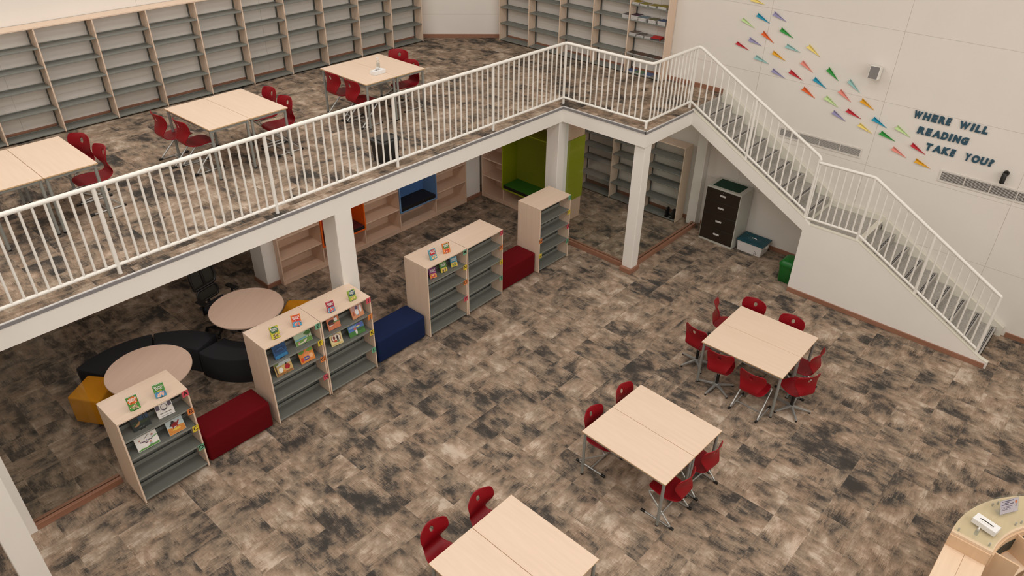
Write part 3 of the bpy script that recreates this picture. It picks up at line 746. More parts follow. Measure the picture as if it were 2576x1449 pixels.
def book(label,pos,bg,art,texts=(),th=.016):
    x,y,z,rot,w_,h_=pos
    grp='display books on the low bookcases'
    t=thing('book',label,'book',(x,y,z+.0055),rot,grp)
    Mt=Matrix.Rotation(math.radians(-18),4,'X')
    def ccol(c): return C('ink_%d_%d_%d'%c,c,.5)
    MB().box(-w_/2+.002,w_/2-.002,.0015,th-.0015,.0025,h_-.0015,M=Mt).build('pages',PAPERW,t)
    MB().box(-w_/2,w_/2,0,.0015,0,h_,M=Mt).box(-w_/2,w_/2,th-.0015,th,0,h_,M=Mt).box(-w_/2,-w_/2+.0015,.0015,th-.0015,0,h_,M=Mt).build('cover',ccol(bg),t)
    ms=[];q=MB()
    for k,(c,poly) in enumerate(art):
        m=ccol(c)
        if m not in ms: ms.append(m)
        P=[((max(.015,min(.985,u))-.5)*w_,max(.015,min(.985,v))*h_) for u,v in poly]
        q.prism(P,-.0004-.00025*(k+1),.0002,'y',ms.index(m),Mt)
    if art: q.build('cover_picture',ms,t)
    for body,u,v,s,c in texts:
        me=text_mesh(body,s*h_,.0003,.0006,line=.8); me.materials.append(ccol(c))
        o=link('cover_title',me,t); o.matrix_local=Mt@Matrix.Translation(((u-.5)*w_,-.0004-.00025*(len(art)+2),v*h_))@Matrix.Rotation(PI/2,4,'X')
    r=place(easel,eu,(x,y,z+.0005),rot,('black book stand under the '+label),'black book stands')
T_=SH
RD='ROALD\nDAHL'; WH=(245,242,235)
def dahl(c1,c2,c3,ttl=None):
    art=[(c1,ell(.5,.66,.44,.30,22,.12,sum(c1))),(c2,rc(0,0,1,.36)),(c2,ell(.5,.36,.5,.09,16,.2,3)),(c3,ell(.36,.18,.14,.13,12,.2,5)),(c3,ell(.68,.22,.12,.15,12,.2,9)),((232,190,160),ell(.5,.3,.07,.06,10))]
    rr=random.Random(sum(c2)+sum(c3))
    pal=[c3,c1,(240,226,190),(60,44,50),(232,190,160),(250,240,230)]
    for k in range(16):
        u,v=rr.uniform(.08,.92),rr.uniform(.05,.44); art.append((pal[k%6],ell(u,v,rr.uniform(.02,.07),rr.uniform(.012,.05),7,.4,k)))
    for k in range(7): art.append((pal[(k*2+1)%6],ell(rr.uniform(.06,.94),rr.choice((rr.uniform(.5,.58),rr.uniform(.9,.97))),.035,.02,7,.4,k)))
    tx=[(RD,.5,.74,.17,WH)]
    if ttl: tx.append((ttl,.5,.50,.15,(232,214,60)))
    return art,tx
def BK(label,pos,bg,at): book(label,pos,bg,at[0],at[1],.022)
BK('small orange and green paperback on top of bookcase A',(-8.104,-.392,T_,-.061,.115,.168),(60,132,44),dahl((214,100,30),(70,140,50),(170,160,120)))
BK('small green and blue paperback on top of bookcase A',(-7.807,-.40,T_,-.184,.12,.165),(84,150,66),dahl((70,128,58),(74,140,186),(226,178,166),'BFG'))
book('dark night-scene book on the first shelf of bookcase A',(-8.099,-.393,1.0,.029,.206,.155),(26,34,34),[((40,66,92),rc(.45,.62,1,1)),((44,58,30),ell(.5,.5,.5,.14,18,.1,2)),((150,112,66),[(.1,.36),(.32,.5),(.44,.62),(.5,.6),(.46,.5),(.4,.36),(.25,.3)]),((18,22,22),rc(.7,.55,.74,1)),((18,22,22),rc(.8,.52,.85,1)),((120,124,110),rc(.3,.15,.62,.17))])
book('white portrait book on the first shelf of bookcase A',(-7.812,-.40,1.0,-.073,.193,.172),(228,225,220),[((96,88,104),rc(.02,.62,.24,.98)),((92,84,98),rc(.74,.66,.96,.98)),((90,82,92),ell(.5,.7,.2,.25,20)),((236,230,224),ell(.5,.72,.155,.2,20)),((60,54,60),[(.37,.62),(.5,.48),(.63,.62),(.58,.6),(.5,.55),(.42,.6)]),((60,54,60),rc(.41,.74,.47,.755)),((60,54,60),rc(.53,.74,.59,.755)),((150,146,150),rc(.2,.1,.8,.13))],[('Father of the nation',.5,.3,.095,(120,112,104))])
book('wide white picture book on the second shelf of bookcase A',(-8.108,-.428,.72,-.012,.257,.179),(236,233,228),[((96,150,74),[(.0,.02),(.98,.02),(.98,.2),(.8,.14),(.6,.2),(.4,.1),(.2,.16),(0,.08)]),((196,104,70),ell(.62,.36,.05,.06)),((176,176,186),ell(.62,.26,.07,.07)),((190,120,90),ell(.78,.8,.05,.06)),((200,205,210),ell(.78,.68,.09,.08)),((60,50,50),[(.42,.72),(.66,.93),(.64,.94),(.41,.74)]),((190,120,90),ell(.2,.72,.04,.05)),((110,160,90),[(.55,.5),(.98,.62),(.98,.7)])],[('Keep Trying\nSaif',.47,.5,.15,(84,30,70))])
book('orange desert rider book on the second shelf of bookcase A',(-7.761,-.435,.72,0,.204,.185),(190,204,206),[((214,140,62),[(0,.0),(1,0),(1,.42),(.7,.5),(.4,.4),(0,.55)]),((140,22,26),ell(.46,.62,.2,.16,16,.15,4)),((150,28,28),[(.56,.64),(.74,.84),(.8,.8),(.68,.6)]),((140,22,26),rc(.32,.36,.37,.56)),((140,22,26),rc(.58,.36,.63,.56)),((44,26,28),ell(.4,.82,.09,.1)),((44,26,28),[(.16,.62),(.36,.86),(.34,.72),(.2,.56)]),((226,196,80),ell(.5,.3,.25,.07))])
BK('small yellow green paperback on top of bookcase E',(-6.271,-.39,T_,-.204,.113,.168),(188,180,40),dahl((60,110,60),(196,186,48),(120,104,50)))
BK('small orange and blue paperback on top of bookcase E',(-5.933,-.366,T_,-.319,.121,.163),(226,120,40),dahl((206,62,40),(64,150,186),(214,120,100)))
book('blue underwater book on the first shelf of bookcase E',(-6.264,-.432,1.0,.015,.197,.187),(28,74,120),[((22,56,98),ell(.5,.62,.46,.2,18,.1,1)),((44,120,168),rc(.05,.03,.95,.25)),((56,104,150),[(.2,.6),(.5,.72),(.85,.62),(.5,.64)]),((130,170,200),ell(.75,.55,.03,.02))])
book('wide green landscape book on the first shelf of bookcase E',(-5.885,-.39,1.0,-.016,.253,.159),(180,200,170),[((108,150,70),rc(0,0,1,.4)),((112,170,190),rc(0,.42,.7,.56)),((214,206,186),[(.15,.05),(.6,.1),(.7,.3),(.5,.3),(.45,.18),(.1,.14)]),((70,116,50),ell(.8,.78,.2,.2,16,.15,2)),((110,84,60),rc(.8,.4,.84,.62)),((206,140,150),ell(.2,.2,.05,.1))])
book('sandy robed-figures book on the second shelf of bookcase E',(-6.261,-.432,.72,-.032,.248,.192),(206,176,112),[((196,206,206),rc(.15,.7,1,1)),((150,104,60),rc(0,0,1,.18)),((90,64,40),rc(.04,.15,.12,.95)),((110,130,60),ell(.1,.9,.2,.1,14,.2,6)),((236,232,224),ell(.32,.4,.12,.2)),((190,140,110),ell(.34,.64,.05,.06)),((166,30,30),ell(.72,.45,.15,.2,14,.1,2)),((50,30,30),ell(.68,.7,.05,.06)),((206,140,60),ell(.5,.22,.1,.08))])
book('orange jungle book on the second shelf of bookcase E',(-5.903,-.439,.72,-.023,.219,.184),(222,140,60),[((90,140,60),ell(.2,.88,.25,.13,14,.3,1)),((110,160,60),ell(.8,.86,.25,.14,14,.3,2)),((232,150,90),ell(.52,.64,.2,.2,16,.1,3)),((84,72,150),ell(.42,.32,.26,.16,16,.1,4)),((240,190,140),ell(.78,.4,.13,.18)),((210,70,40),ell(.15,.3,.1,.2))],[('Kalimba',.45,.33,.13,(240,220,120))])
BK('small red and blue paperback on top of bookcase I',(-5.422,-.424,T_,-.138,.109,.156),(186,40,60),dahl((150,36,70),(92,150,186),(206,90,90)))
BK('small green paperback on top of bookcase I',(-5.045,-.406,T_,-.045,.11,.153),(140,170,60),dahl((50,84,100),(150,176,60),(210,190,80)))
book('orange dark-pot book on the first shelf of bookcase I',(-5.409,-.419,1.0,-.047,.192,.169),(206,122,84),[((60,40,36),ell(.36,.62,.28,.22)),((110,60,48),ell(.36,.48,.24,.1)),((236,232,226),ell(.72,.74,.14,.2)),((60,40,40),ell(.72,.92,.07,.05)),((110,140,80),rc(.5,.5,.98,.6)),((226,214,206),rc(.1,.34,.5,.4))])
book('salmon robed-figure book on the first shelf of bookcase I',(-5.013,-.438,1.0,.035,.201,.183),(214,146,104),[((196,150,140),rc(0,.6,1,1)),((232,230,230),ell(.46,.48,.15,.26)),((90,80,110),ell(.5,.82,.12,.14)),((232,228,226),ell(.8,.62,.1,.28)),((120,150,176),rc(.36,.2,.58,.26)),((170,90,70),ell(.16,.45,.06,.2))])
book('cream family book on the second shelf of bookcase I',(-5.407,-.426,.72,-.109,.184,.192),(230,214,160),[((214,190,120),rc(.05,.03,.95,.16)),((150,60,50),ell(.5,.55,.4,.32,22,.05,1)),((236,228,214),ell(.5,.56,.35,.28,22,.05,1)),((60,40,36),ell(.62,.52,.08,.22)),((140,70,50),ell(.34,.6,.09,.14)),((206,80,60),ell(.4,.35,.14,.08)),((110,140,90),ell(.62,.28,.12,.07))])
book('blue and green book on the second shelf of bookcase I',(-5.067,-.441,.72,-.053,.264,.17),(74,124,60),[((84,120,190),rc(0,.45,1,1)),((150,180,220),ell(.3,.8,.25,.1,14,.2,1)),((60,104,52),ell(.75,.42,.3,.14)),((204,110,90),ell(.42,.6,.08,.12)),((236,234,230),ell(.46,.3,.06,.2)),((120,90,170),ell(.72,.86,.14,.09)),((232,230,150),ell(.62,.72,.16,.05))])
BK('small teal and red paperback on top of bookcase M',(-3.519,-.402,T_,-.039,.128,.162),(96,160,170),dahl((190,40,44),(88,160,172),(226,190,140)))
BK('small orange paperback on top of bookcase M',(-3.25,-.412,T_,-.191,.121,.163),(226,124,50),dahl((84,130,60),(228,128,56),(190,40,36)))
BK('small purple paperback on the first shelf of bookcase M',(-3.587,-.448,1.0,-.209,.121,.163),(112,44,110),dahl((130,50,110),(228,150,50),(206,80,90)))
BK('small green paperback on the first shelf of bookcase M',(-3.351,-.439,1.0,-.108,.121,.161),(96,150,70),dahl((80,130,60),(220,190,66),(120,90,60)))
BK('small blue paperback on the first shelf of bookcase M',(-3.132,-.439,1.0,-.27,.116,.163),(90,150,176),dahl((70,140,160),(224,186,50),(150,160,60)))

# ------------------------------------------------------------------ right wall: planes, words, grilles
PC={'Y':('pale yellow',(240,216,120)),'G':('pale green',(196,224,158)),'B':('blue',(10,146,178)),'L':('lavender',(150,146,184)),'N':('green',(44,150,58)),'O':('orange',(224,96,32)),'R':('red',(190,30,44)),'C':('pale blue',(150,194,190)),'A':('amber',(226,164,14)),'P':('pink',(232,142,128))}
PL=[('Y',(-1.926,4.445),(-1.889,4.375),(-2.151,4.347)),('G',(-1.821,4.092),(-1.781,4.039),(-2.047,3.948)),('B',(-2.074,4.211),(-2.040,4.148),(-2.300,4.069)),('L',(-2.353,4.285),(-2.331,4.214),(-2.583,4.142)),('N',(-2.534,4.052),(-2.499,3.985),(-2.760,3.906)),('O',(-2.234,3.942),(-2.194,3.876),(-2.440,3.767)),('L',(-2.000,3.798),(-1.981,3.727),(-2.238,3.682)),('R',(-1.782,3.686),(-1.755,3.629),(-2.023,3.567)),('C',(-2.688,3.812),(-2.649,3.743),(-2.926,3.705)),('Y',(-3.063,3.871),(-3.012,3.812),(-3.268,3.700)),('A',(-2.475,3.658),(-2.451,3.594),(-2.706,3.520)),('C',(-2.184,3.526),(-2.142,3.453),(-2.426,3.412)),('P',(-3.011,3.602),(-2.969,3.536),(-3.213,3.428)),('N',(-3.465,3.584),(-3.425,3.513),(-3.654,3.387)),('L',(-2.527,3.367),(-2.500,3.299),(-2.762,3.232)),('R',(-2.842,3.409),(-2.809,3.342),(-3.070,3.266)),('B',(-3.279,3.378),(-3.239,3.314),(-3.492,3.221)),('C',(-3.843,3.469),(-3.804,3.404),(-4.036,3.275)),('O',(-3.134,3.183),(-3.093,3.115),(-3.347,3.022)),('G',(-3.541,3.124),(-3.496,3.054),(-3.759,2.965)),('P',(-3.742,3.277),(-3.697,3.213),(-3.939,3.096)),('A',(-4.107,3.213),(-4.080,3.141),(-4.325,3.058)),('L',(-3.715,2.917),(-3.687,2.846),(-3.938,2.767)),('R',(-3.929,2.997),(-3.898,2.930),(-4.167,2.869)),('B',(-4.363,2.969),(-4.331,2.900),(-4.588,2.826)),('Y',(-4.180,2.815),(-4.144,2.751),(-4.401,2.676)),('N',(-4.537,2.776),(-4.502,2.704),(-4.773,2.647)),('G',(-4.747,2.924),(-4.708,2.856),(-4.970,2.773)),('P',(-4.784,2.575),(-4.751,2.508),(-5.007,2.434)),('R',(-5.036,2.713),(-5.010,2.647),(-5.261,2.562)),('A',(-5.158,2.483),(-5.145,2.406),(-5.399,2.365))]
ordn={2:['upper','lower'],3:['highest','middle','lowest'],4:['highest','second highest','third highest','lowest']}
for c in PC:
    mine=sorted([p for p in PL if p[0]==c],key=lambda p:-p[3][1])
    for k,(cc,A,B,Tp) in enumerate(mine):
        nm,rgb=PC[c]; ox=(Tp[0]+A[0])/2; oz=(Tp[1]+A[1])/2
        xw=-.034
        M3=((A[0]+B[0])/2*.88+Tp[0]*.12,(A[1]+B[1])/2*.88+Tp[1]*.12)
        Mk=((A[0]*.5+B[0]*.5)*.965+Tp[0]*.035,(A[1]*.5+B[1]*.5)*.965+Tp[1]*.035)
        def W3(p,x): return (x,p[0]-ox,p[1]-oz)
        vs=[W3(Tp,-.012),W3(A,-.040),W3(Mk,-.018),W3(B,-.036),W3(((A[0]+B[0])/2,(A[1]+B[1])/2-.004),-.003),W3(Tp,-.003)]
        t=thing('paper_plane','%s paper plane, %s of %s %s ones on the wall'%(nm,ordn[len(mine)][k],{2:'two',3:'three',4:'four'}[len(mine)],nm),'paper plane',(WX,ox,oz),0,'paper planes flying across the wall')
        m=C('paper_'+c,rgb,.65)
        o=MB().add(vs,[(0,1,2),(0,2,3)]).build('wing',m,t); s=o.modifiers.new('thickness','SOLIDIFY'); s.thickness=.0016; s.offset=0
        o=MB().add(vs,[(0,2,4,5)]).build('keel',m,t); s=o.modifiers.new('thickness','SOLIDIFY'); s.thickness=.0016; s.offset=0
TEAL=mat('teal_letters',(44,80,98),.6)
ROWS=[('WHERE',[-4.922,-5.055,-5.175,-5.280,-5.387],-5.470,3.088,'the top line'),('WILL',[-5.583,-5.735,-5.800,-5.893],-5.985,3.088,'the top line'),('READING',[-5.037,-5.160,-5.262,-5.388,-5.496,-5.558,-5.675],-5.785,2.862,'the middle line'),('TAKE',[-5.232,-5.335,-5.466,-5.588],-5.670,2.638,'the bottom line'),('YOU?',[-5.800,-5.897,-6.015,-6.130],-6.207,2.634,'the bottom line')]
numw=['first','second','third','fourth','fifth','sixth','seventh']
for word,ls,end,zb,line in ROWS:
    for i,ch in enumerate(word):
        y0=ls[i]; y1=(ls[i+1] if i+1<len(ls) else end); wd=abs(y1-y0)-.010
        me=text_mesh(ch,.17,.006,(.0075 if ch in "?" else .0095),shear=.12,bevel=.0025,align='LEFT')
        xs=[v.co.x for v in me.vertices]; ys=[v.co.y for v in me.vertices]
        sx=wd/(max(xs)-min(xs)); sy=.119/(max(ys)-min(ys))
        for v in me.vertices: v.co.x=(v.co.x-min(xs))*sx; v.co.y=(v.co.y-min(ys))*sy
        me.materials.append(TEAL); me.name='wall_letter'
        o=link('wall_letter',me,loc=(WX-.0105,y0,zb)); o.rotation_euler=(PI/2,0,-PI/2)
        nm='question mark' if ch=='?' else 'letter '+ch
        tag(o,'teal wall %s, %s character of the word %s in %s'%(nm,numw[i],word.strip('?') ,line),'letter','dark teal wall lettering')
GRW=mat('grille_white',(222,216,208),.45); DARK=mat('duct_shade',(30,28,32),.9)
def grille(label,y0,y1,z0,z1,divs):
    t=thing('air_grille',label,'vent',(WX,(y0+y1)/2,(z0+z1)/2)); M=Matrix.Translation((-WX,-(y0+y1)/2,-(z0+z1)/2))
    q=MB(); b_=.028
    q.box(WX-.012,WX,y0,y1,z0,z0+b_,M=M); q.box(WX-.012,WX,y0,y1,z1-b_,z1,M=M); q.box(WX-.012,WX,y0,y0+b_,z0+b_,z1-b_,M=M); q.box(WX-.012,WX,y1-b_,y1,z0+b_,z1-b_,M=M)
    for d in divs: q.box(WX-.012,WX,d-.006,d+.006,z0+b_,z1-b_,M=M)
    q.build('frame',GRW,t,bevel=.002,seg=1)
    MB().box(WX-.003,WX-.0005,y0+.02,y1-.02,z0+.02,z1-.02,M=M).build('duct_shade_plate',DARK,t)  # flat plate, near-black colour stands in for the shade between the louvres
    n=8; q=MB()
    for k in range(n):
        z=z0+b_+(z1-z0-2*b_)*(k+.5)/n; q.box(WX-.0105,WX-.002,y0+b_,y1-b_,z-.0027,z+.0027,M=M)
    q.build('louvres',GRW,t)
grille('white air grille on the wall behind the stair railing',-4.325,-2.86,2.215,2.392,[-3.235,-3.60,-3.96])
grille('white air grille cut off by the right picture edge, below the lettering',-7.0,-5.545,2.205,2.40,[-5.915,-6.275,-6.64])
t=thing('loudspeaker','small white box loudspeaker with grey front on the wall above the planes','speaker',(WX,-4.21,3.665))
Mt=Matrix.Translation((-.11,0,0))@Matrix.Rotation(math.radians(8),4,'Y')
MB().box(-.065,.065,-.078,.078,-.1,.1,M=Mt).build('cabinet',PAINTW,t,bevel=.006); MB().box(-.069,-.064,-.068,.068,-.092,.092,M=Mt).build('grille_cloth',mat('speaker_grey',(128,124,122),.7,noise=.1,scale=300),t); MB().box(-.06,0,-.02,.02,-.02,.02).build('bracket',PAINTW,t)
t=thing('wall_spotlight','black cylindrical spotlight on the wall right of the question mark','lamp',(WX,-6.40,2.60))
Mx=Matrix.Rotation(-PI/2,4,'Y')
smooth_angle(MB().lathe([(.042,0),(.042,.03),(.034,.042)],24,M=Mx).build('mount',BLACK,t)); smooth_angle(MB().tube([(-.04,0,0),(-.075,0,-.01)],.014,12).build('arm',BLACK,t))
smooth_angle(MB().lathe([(.03,-.15),(.036,-.15),(.036,-.012),(.028,0)],24,M=Matrix.Translation((-.085,.005,.015))).build('lamp_head',BLACK,t))

# ------------------------------------------------------------------ things below the stairs
CABB=mat('drawer_front',(42,34,26),.35,spec=.5); CABS=mat('cabinet_shell',(196,196,186),.45)
t=thing('filing_cabinet','grey four-drawer filing cabinet with dark fronts under the stairs','cabinet',(2.06,-1.935,0),math.radians(-.5))
MB().box(.012,.5,-.715,0,0,1.14).build('body',CABS,t,bevel=.006)
for k,(z0,z1) in enumerate(((.05,.3165),(.3185,.6035),(.6055,.8755),(.8775,1.115))):
    d=MB().box(0,.012,-.700,-.015,z0,z1).build('drawer',CABB,t,bevel=.003,seg=1)
    MB().box(-.014,0.0,-.425,-.30,(z0+z1)/2+.005,(z0+z1)/2+.04).build('handle',mat('handle_silver',(206,204,200),.4),d,bevel=.006)
    if k==3: smooth_angle(MB().tube([(-.004,-.36,1.085),(0.0,-.36,1.085)],.008,12).build('lock',CHROME,d))
o=MB().box(-.18,.18,-.27,.27,0,.006).build('desk_mat',mat('dark_green_mat',(18,58,40),.9),loc=(2.325,-2.29,1.1405)); tag(o,'dark green mat lying on top of the filing cabinet','mat')
t=thing('storage_box','white plastic storage box with a dark teal lid beside the filing cabinet','box',(2.33,-2.955,0))
q=MB().add([(-.165,-.235,0),(.165,-.235,0),(.165,.235,0),(-.165,.235,0),(-.185,-.255,.225),(.185,-.255,.225),(.185,.255,.225),(-.185,.255,.225)],[(3,2,1,0),(4,5,6,7),(0,1,5,4),(1,2,6,5),(2,3,7,6),(3,0,4,7)])
q.build('tub',mat('white_plastic',(222,218,214),.4),t,bevel=.012)
q=MB().box(-.2,.2,-.27,.27,.222,.245)
for k in range(4):
    i=.03+.032*k; 
    for a in ((-.2+i,.2-i,-.27+i,-.27+i+.008),(-.2+i,.2-i,.27-i-.008,.27-i),(-.2+i,-.2+i+.008,-.27+i,.27-i),(.2-i-.008,.2-i,-.27+i,.27-i)): q.box(a[0],a[1],a[2],a[3],.244,.250)
q.build('lid',mat('teal_plastic',(20,76,88),.4),t,bevel=.006)
smooth_angle(MB().tube(fillet([(0,-.05,.245),(0,-.04,.262),(0,.04,.262),(0,.05,.245)],.02),.006,8).build('lid_handle',PAPERW,t))
MB().box(-.05,.05,-.285,-.262,.165,.20).build('clip',PAPERW,t,bevel=.004)
q=MB(); 
for a,b_ in ((-.14,.07),(-.12,.09),(-.125,.05),(-.15,.045),(-.115,.03)): q.box(-.1855,-.182,a-.008,a+.006,b_,b_+.014,M=Matrix.Translation((.008,0,0)))
q.build('printed_mark',C('print_violet',(120,108,128)),t)
t=thing('waste_bin','green plastic waste bin half hidden by the stair wall','bin',(1.80,-3.89,0))
GB=mat('green_plastic',(18,104,36),.35)
smooth_angle(loft(MB(),[(0,-.14,.14,-.115,.105,.04),(.01,-.15,.15,-.12,.11,.05),(.34,-.178,.178,-.148,.128,.06)]).build('body',GB,t))
smooth_angle(loft(MB(),[(.338,-.19,.19,-.158,.14,.07),(.366,-.19,.19,-.158,.14,.07),(.372,-.18,.18,-.148,.13,.065),(.40,-.172,.172,-.14,.122,.065),(.425,-.15,.15,-.12,.10,.06),(.438,-.11,.11,-.085,.07,.05)]).build('lid',GB,t),35)

# ------------------------------------------------------------------ mezzanine bin, bottle, tissue box
t=thing('wheeled_bin','black wheeled bin standing behind the mezzanine railing','bin',(-3.645,.40,H))
q=MB().add([(-.135,-.13,.0),(.135,-.13,.0),(.135,.12,.0),(-.135,.12,.0),(-.16,-.15,.31),(.15,-.15,.31),(.15,.14,.31),(-.16,.14,.31)],[(3,2,1,0),(4,5,6,7),(0,1,5,4),(1,2,6,5),(2,3,7,6),(3,0,4,7)]); q.build('body',BLACK,t,bevel=.015,seg=3)
q=MB().prism([(-.175,-.165),(.155,-.165),(.155,.155),(-.175,.155)],.31,.345).prism([(-.13,-.13),(.125,-.13),(.125,.12),(-.13,.12)],.345,.365); q.build('lid',mat('bin_lid',(52,51,50),.45),t,bevel=.015,seg=3)
smooth_angle(MB().tube(fillet([(.14,-.10,.32),(.195,-.10,.335),(.195,.10,.335),(.14,.10,.32)],.03),.011,10).build('handle',BLACK,t))
for s in (-1,1): smooth_angle(MB().tube([(.13,s*.10,.035),(.13,s*.135,.035)],.035,20).build('wheel',BLACK,t))
CARD=mat('white_card',(236,235,234),.6)
def tissue(label,x,y,z,rot,tuft):
    t=thing('tissue_box',label,'tissue box',(x,y,z),rot)
    MB().box(-.115,.115,-.058,.058,0,.062).build('carton',CARD,t,bevel=.002,seg=1)
    q=MB().prism(ell(0,0,.07,.012,20),.062,.0624); q.build('slot',mat('slot_dark',(60,58,56),.8),t)
    if tuft:
        vs=[];fs=[]
        for i in range(5):
            for j in range(6):
                a=j/5; vs.append((-.04+.08*a+.008*math.sin(i*2+j),.01*math.sin(3*a*PI+i)*(1-i/6),.062+.055*(i/4)*(.4+.6*math.sin(a*PI*.8+.5))))
        for i in range(4):
            for j in range(5): a=i*6+j; fs.append((a,a+1,a+7,a+6))
        MB().add(vs,fs).build('tissue',PAPERW,t,smooth=True)
    else:
        q=MB().prism(ell(.0,-.018,.065,.010,16),.0624,.068); q.build('tissue',PAPERW,t,bevel=.003)
tissue('white tissue box with a raised tissue on the right-hand mezzanine table',-2.565,1.82,H+.7405,.03,True)
CLEAR=glassy('clear_plastic',(.93,.95,.95,1),.14,.12)
def bottle(label,x,y,z,s=1):
    t=thing('sanitiser_bottle',label,'bottle',(x,y,z))
    smooth_angle(MB().lathe([(.026*s,0),(.03*s,.006),(.03*s,.095*s),(.024*s,.112*s),(.012*s,.122*s),(.012*s,.13*s)],24).build('body',CLEAR,t))
    smooth_angle(MB().lathe([(.025*s,.004),(.0275*s,.008),(.0275*s,.075*s),(.02*s,.078*s)],24).build('gel',glassy('clear_gel',(.86,.9,.92,1),.1,.2) if 'clear_gel' not in MATS else MATS['clear_gel'],t))
    smooth_angle(MB().lathe([(.014*s,.13*s),(.015*s,.132*s),(.015*s,.148*s),(.006*s,.15*s),(.006*s,.165*s)],18).build('cap',CARD,t)); MB().box(-.03*s,.008*s,-.006*s,.006*s,.163*s,.172*s).build('pump_spout',CARD,t,bevel=.002)
    q=MB().lathe([(.0305*s,.03*s),(.0305*s,.085*s)],24); 
bottle('clear pump bottle of hand gel behind the tissue box on the mezzanine table',-2.36,2.06,H+.7405,1.0)

# ------------------------------------------------------------------ curved reception desk
DX,DY=-3.23,-9.19; R0,R1=1.04,1.42
t=thing('reception_desk','curved beech reception desk with glass counter top at the bottom right corner','desk',(DX,DY,0))
DW=wood('desk_beech',(224,192,158),2); DWX=wood('desk_beech_flat',(233,207,180),0)
def ringsec(r0,r1,a0,a1,z0,z1,n=40,b=None):
    return (b or MB()).prism(arc(0,0,r0,r1,a0,a1,n),z0,z1)
ringsec(R1-.03,R1,-20,90,0,.965).build('front_panel',DW,t)
ringsec(R0,R1,-20,90,.965,1.0).build('counter',DWX,t,bevel=.002,seg=1)
q=MB().box(-.02,0,R0,R1,.80,.966); q.build('counter_end',DW,t)
MB().box(-.02,0,R0+.0,R1-.03,.0,.80).build('side_panel',DW,t)
o=ringsec(R0+.01,R1-.004,-20,89.6,1.024,1.034); o.build('glass_top',glassy('green_glass',(.95,.97,.93,1),.07,.05),t)
for r,a in ((R1-.05,88),(R0+.05,87),(R1-.06,62),(R1-.06,59),(R0+.05,61.5),(R0+.05,57.5),(R1-.06,44)):
    smooth_angle(MB().cyl(r*math.cos(math.radians(a)),r*math.sin(math.radians(a)),1.0,1.04,.0085,14).build('standoff',CHROME,t))
ringsec(R0-.02,R0,-20,90,.0,.965).build('inner_panel',DW,t)
for k,z in enumerate((.34,.66)):
    ringsec(R0-.24,R0-.02,-20,86,z,z+.02).build('shelf',DWX,t)
for a in (86,62,38,14,-10):
    M=Matrix.Rotation(math.radians(a),4,'Z'); MB().box(R0-.24,R0-.02,-.008,.008,0,.95,M=M).build('shelf_divider',DW,t)
for z in (.40,.72):
    ringsec(R0-.026,R0-.021,-20,86,z,z+.16).build('perforated_strip',mat('perforated_dark',(52,54,44),.7,noise=.3,scale=140),t)
q=MB().box(-1.9,-.02,R0+.0,R1-.19,.79,.815).build('worktop',DWX,t,bevel=.003,seg=1)
MB().box(-1.9,-.02,R1-.188,R1,.79,.815).build('worktop',DWX,t,bevel=.003,seg=1)
MB().box(-1.9,-.02,R1-.03,R1-.005,0,.79).build('modesty_panel',DW,t); MB().box(-1.9,-1.87,R0,R1-.03,0,.79).build('side_panel',DW,t)
tissue('white tissue box on the curved reception desk',-2.98,-8.005,1.0345,math.radians(-103),False)
bottle('small clear bottle in front of the tissue box on the reception desk',-3.15,-7.962,1.0345,.62)
t=thing('notice_stand','tilted acrylic notice stand with a printed page on the reception desk','sign',(-2.62,-8.143,1.0345),math.radians(-32))
Mt=Matrix.Rotation(math.radians(-22),4,'X')
MB().box(-.12,.12,0,.003,.002,.165,M=Mt).build('acrylic_panel',CLEAR,t); MB().box(-.12,.12,-.002,.07,0,.003).build('foot',CLEAR,t)
MB().box(-.115,.115,-.0012,-.0004,.006,.16,M=Mt).build('page',C('page_grey',(190,184,192)),t)
q=MB()
for z,x0,x1,h_ in ((.138,-.09,.06,.010),(.120,-.06,.02,.008),(.102,-.1,.06,.010),(.078,-.1,.05,.006),(.062,-.1,.04,.006),(.046,-.1,.02,.005)):
    n=int((x1-x0)/.012)
    for k in range(n):
        if random.random()<.85: q.box(x0+k*.012,x0+k*.012+.0095,-.0018,-.0008,z,z+h_,M=Mt)
q.prism(ell(.085,.115,.014,.018,12),-.0018,-.0008,'y',1,Mt); q.box(.081,.089,-.0018,-.0008,.06,.095,2,M=Mt)
q.build('print',[C('ink_violet',(70,66,100)),C('ink_orange',(206,120,80)),C('ink_dark',(50,50,70))],t)

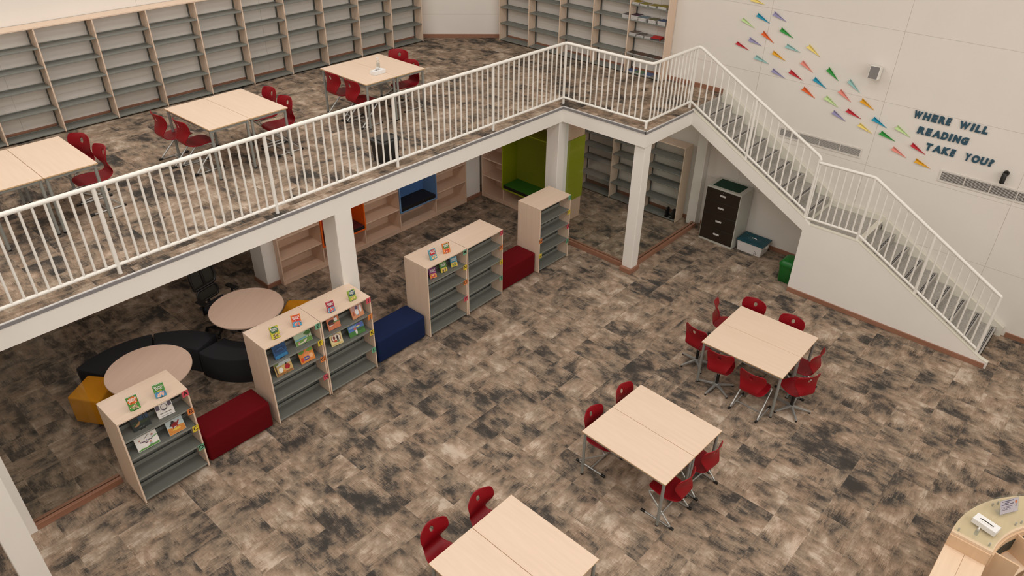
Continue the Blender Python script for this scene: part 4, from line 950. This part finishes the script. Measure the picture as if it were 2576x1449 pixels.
# ------------------------------------------------------------------ lights
def area(name,loc,sx,sy,power,col=(1,.9,.78),rot=(0,0,0),spread=PI):
    l=bpy.data.lights.new(name,'AREA'); l.shape='RECTANGLE'; l.size=sx; l.size_y=sy; l.energy=power; l.color=col; l.spread=spread
    o=bpy.data.objects.new(name,l); COL.objects.link(o); o.location=loc; o.rotation_euler=rot; return o
WARM=(1,.975,.945)
for i,x in enumerate((-11.8,-8.4,-5.0,-1.6)):
    for j,y in enumerate((-8.5,-4.5,-.5,3.0)):
        area('ceiling_lamp',(x,y,CEIL-.06),1.5,1.5,47,WARM)
for x in (-7.9,-5.9,-3.6,-1.6):
    area('mezzanine_downlight',(x,1.35,HB-.02),.22,.22,6.5,(1,.90,.84))
for x,y in ((1.3,1.4),(1.5,-.6)): area('mezzanine_downlight',(x,y,HB-.02),.22,.22,4.0,(1,.90,.84))
area('window_daylight',(-5.5,-12.9,5.6),13,3.6,330,(1,.97,.94),(PI/2,0,0))
wd=bpy.data.worlds.new('world'); SC.world=wd; wd.use_nodes=True
wd.node_tree.nodes['Background'].inputs[0].default_value=(.9,.85,.78,1); wd.node_tree.nodes['Background'].inputs[1].default_value=.15

# ------------------------------------------------------------------ camera
yaw,pitch,roll=0.7285337,-0.5792764,0.0155227
F=Vector((math.cos(yaw)*math.cos(pitch),math.sin(yaw)*math.cos(pitch),math.sin(pitch)))
R=F.cross(Vector((0,0,1))).normalized(); U=R.cross(F)
R2=R*math.cos(roll)+U*math.sin(roll); U2=-R*math.sin(roll)+U*math.cos(roll)
cam=bpy.data.cameras.new('camera'); co=bpy.data.objects.new('camera',cam); COL.objects.link(co)
cam.sensor_fit='HORIZONTAL'; cam.sensor_width=36; cam.lens=1853.176/2576*36; cam.clip_start=.05; cam.clip_end=100
Mc=Matrix((R2,U2,-F)).transposed().to_4x4(); Mc.translation=Vector((-9.91293,-7.70704,7.09414)); co.matrix_world=Mc
SC.camera=co
SC.view_settings.view_transform='Standard'
try: SC.view_settings.look='None'
except Exception: pass
SC.view_settings.gamma=1; SC.view_settings.use_curve_mapping=False
SC.view_settings.exposure=0.0
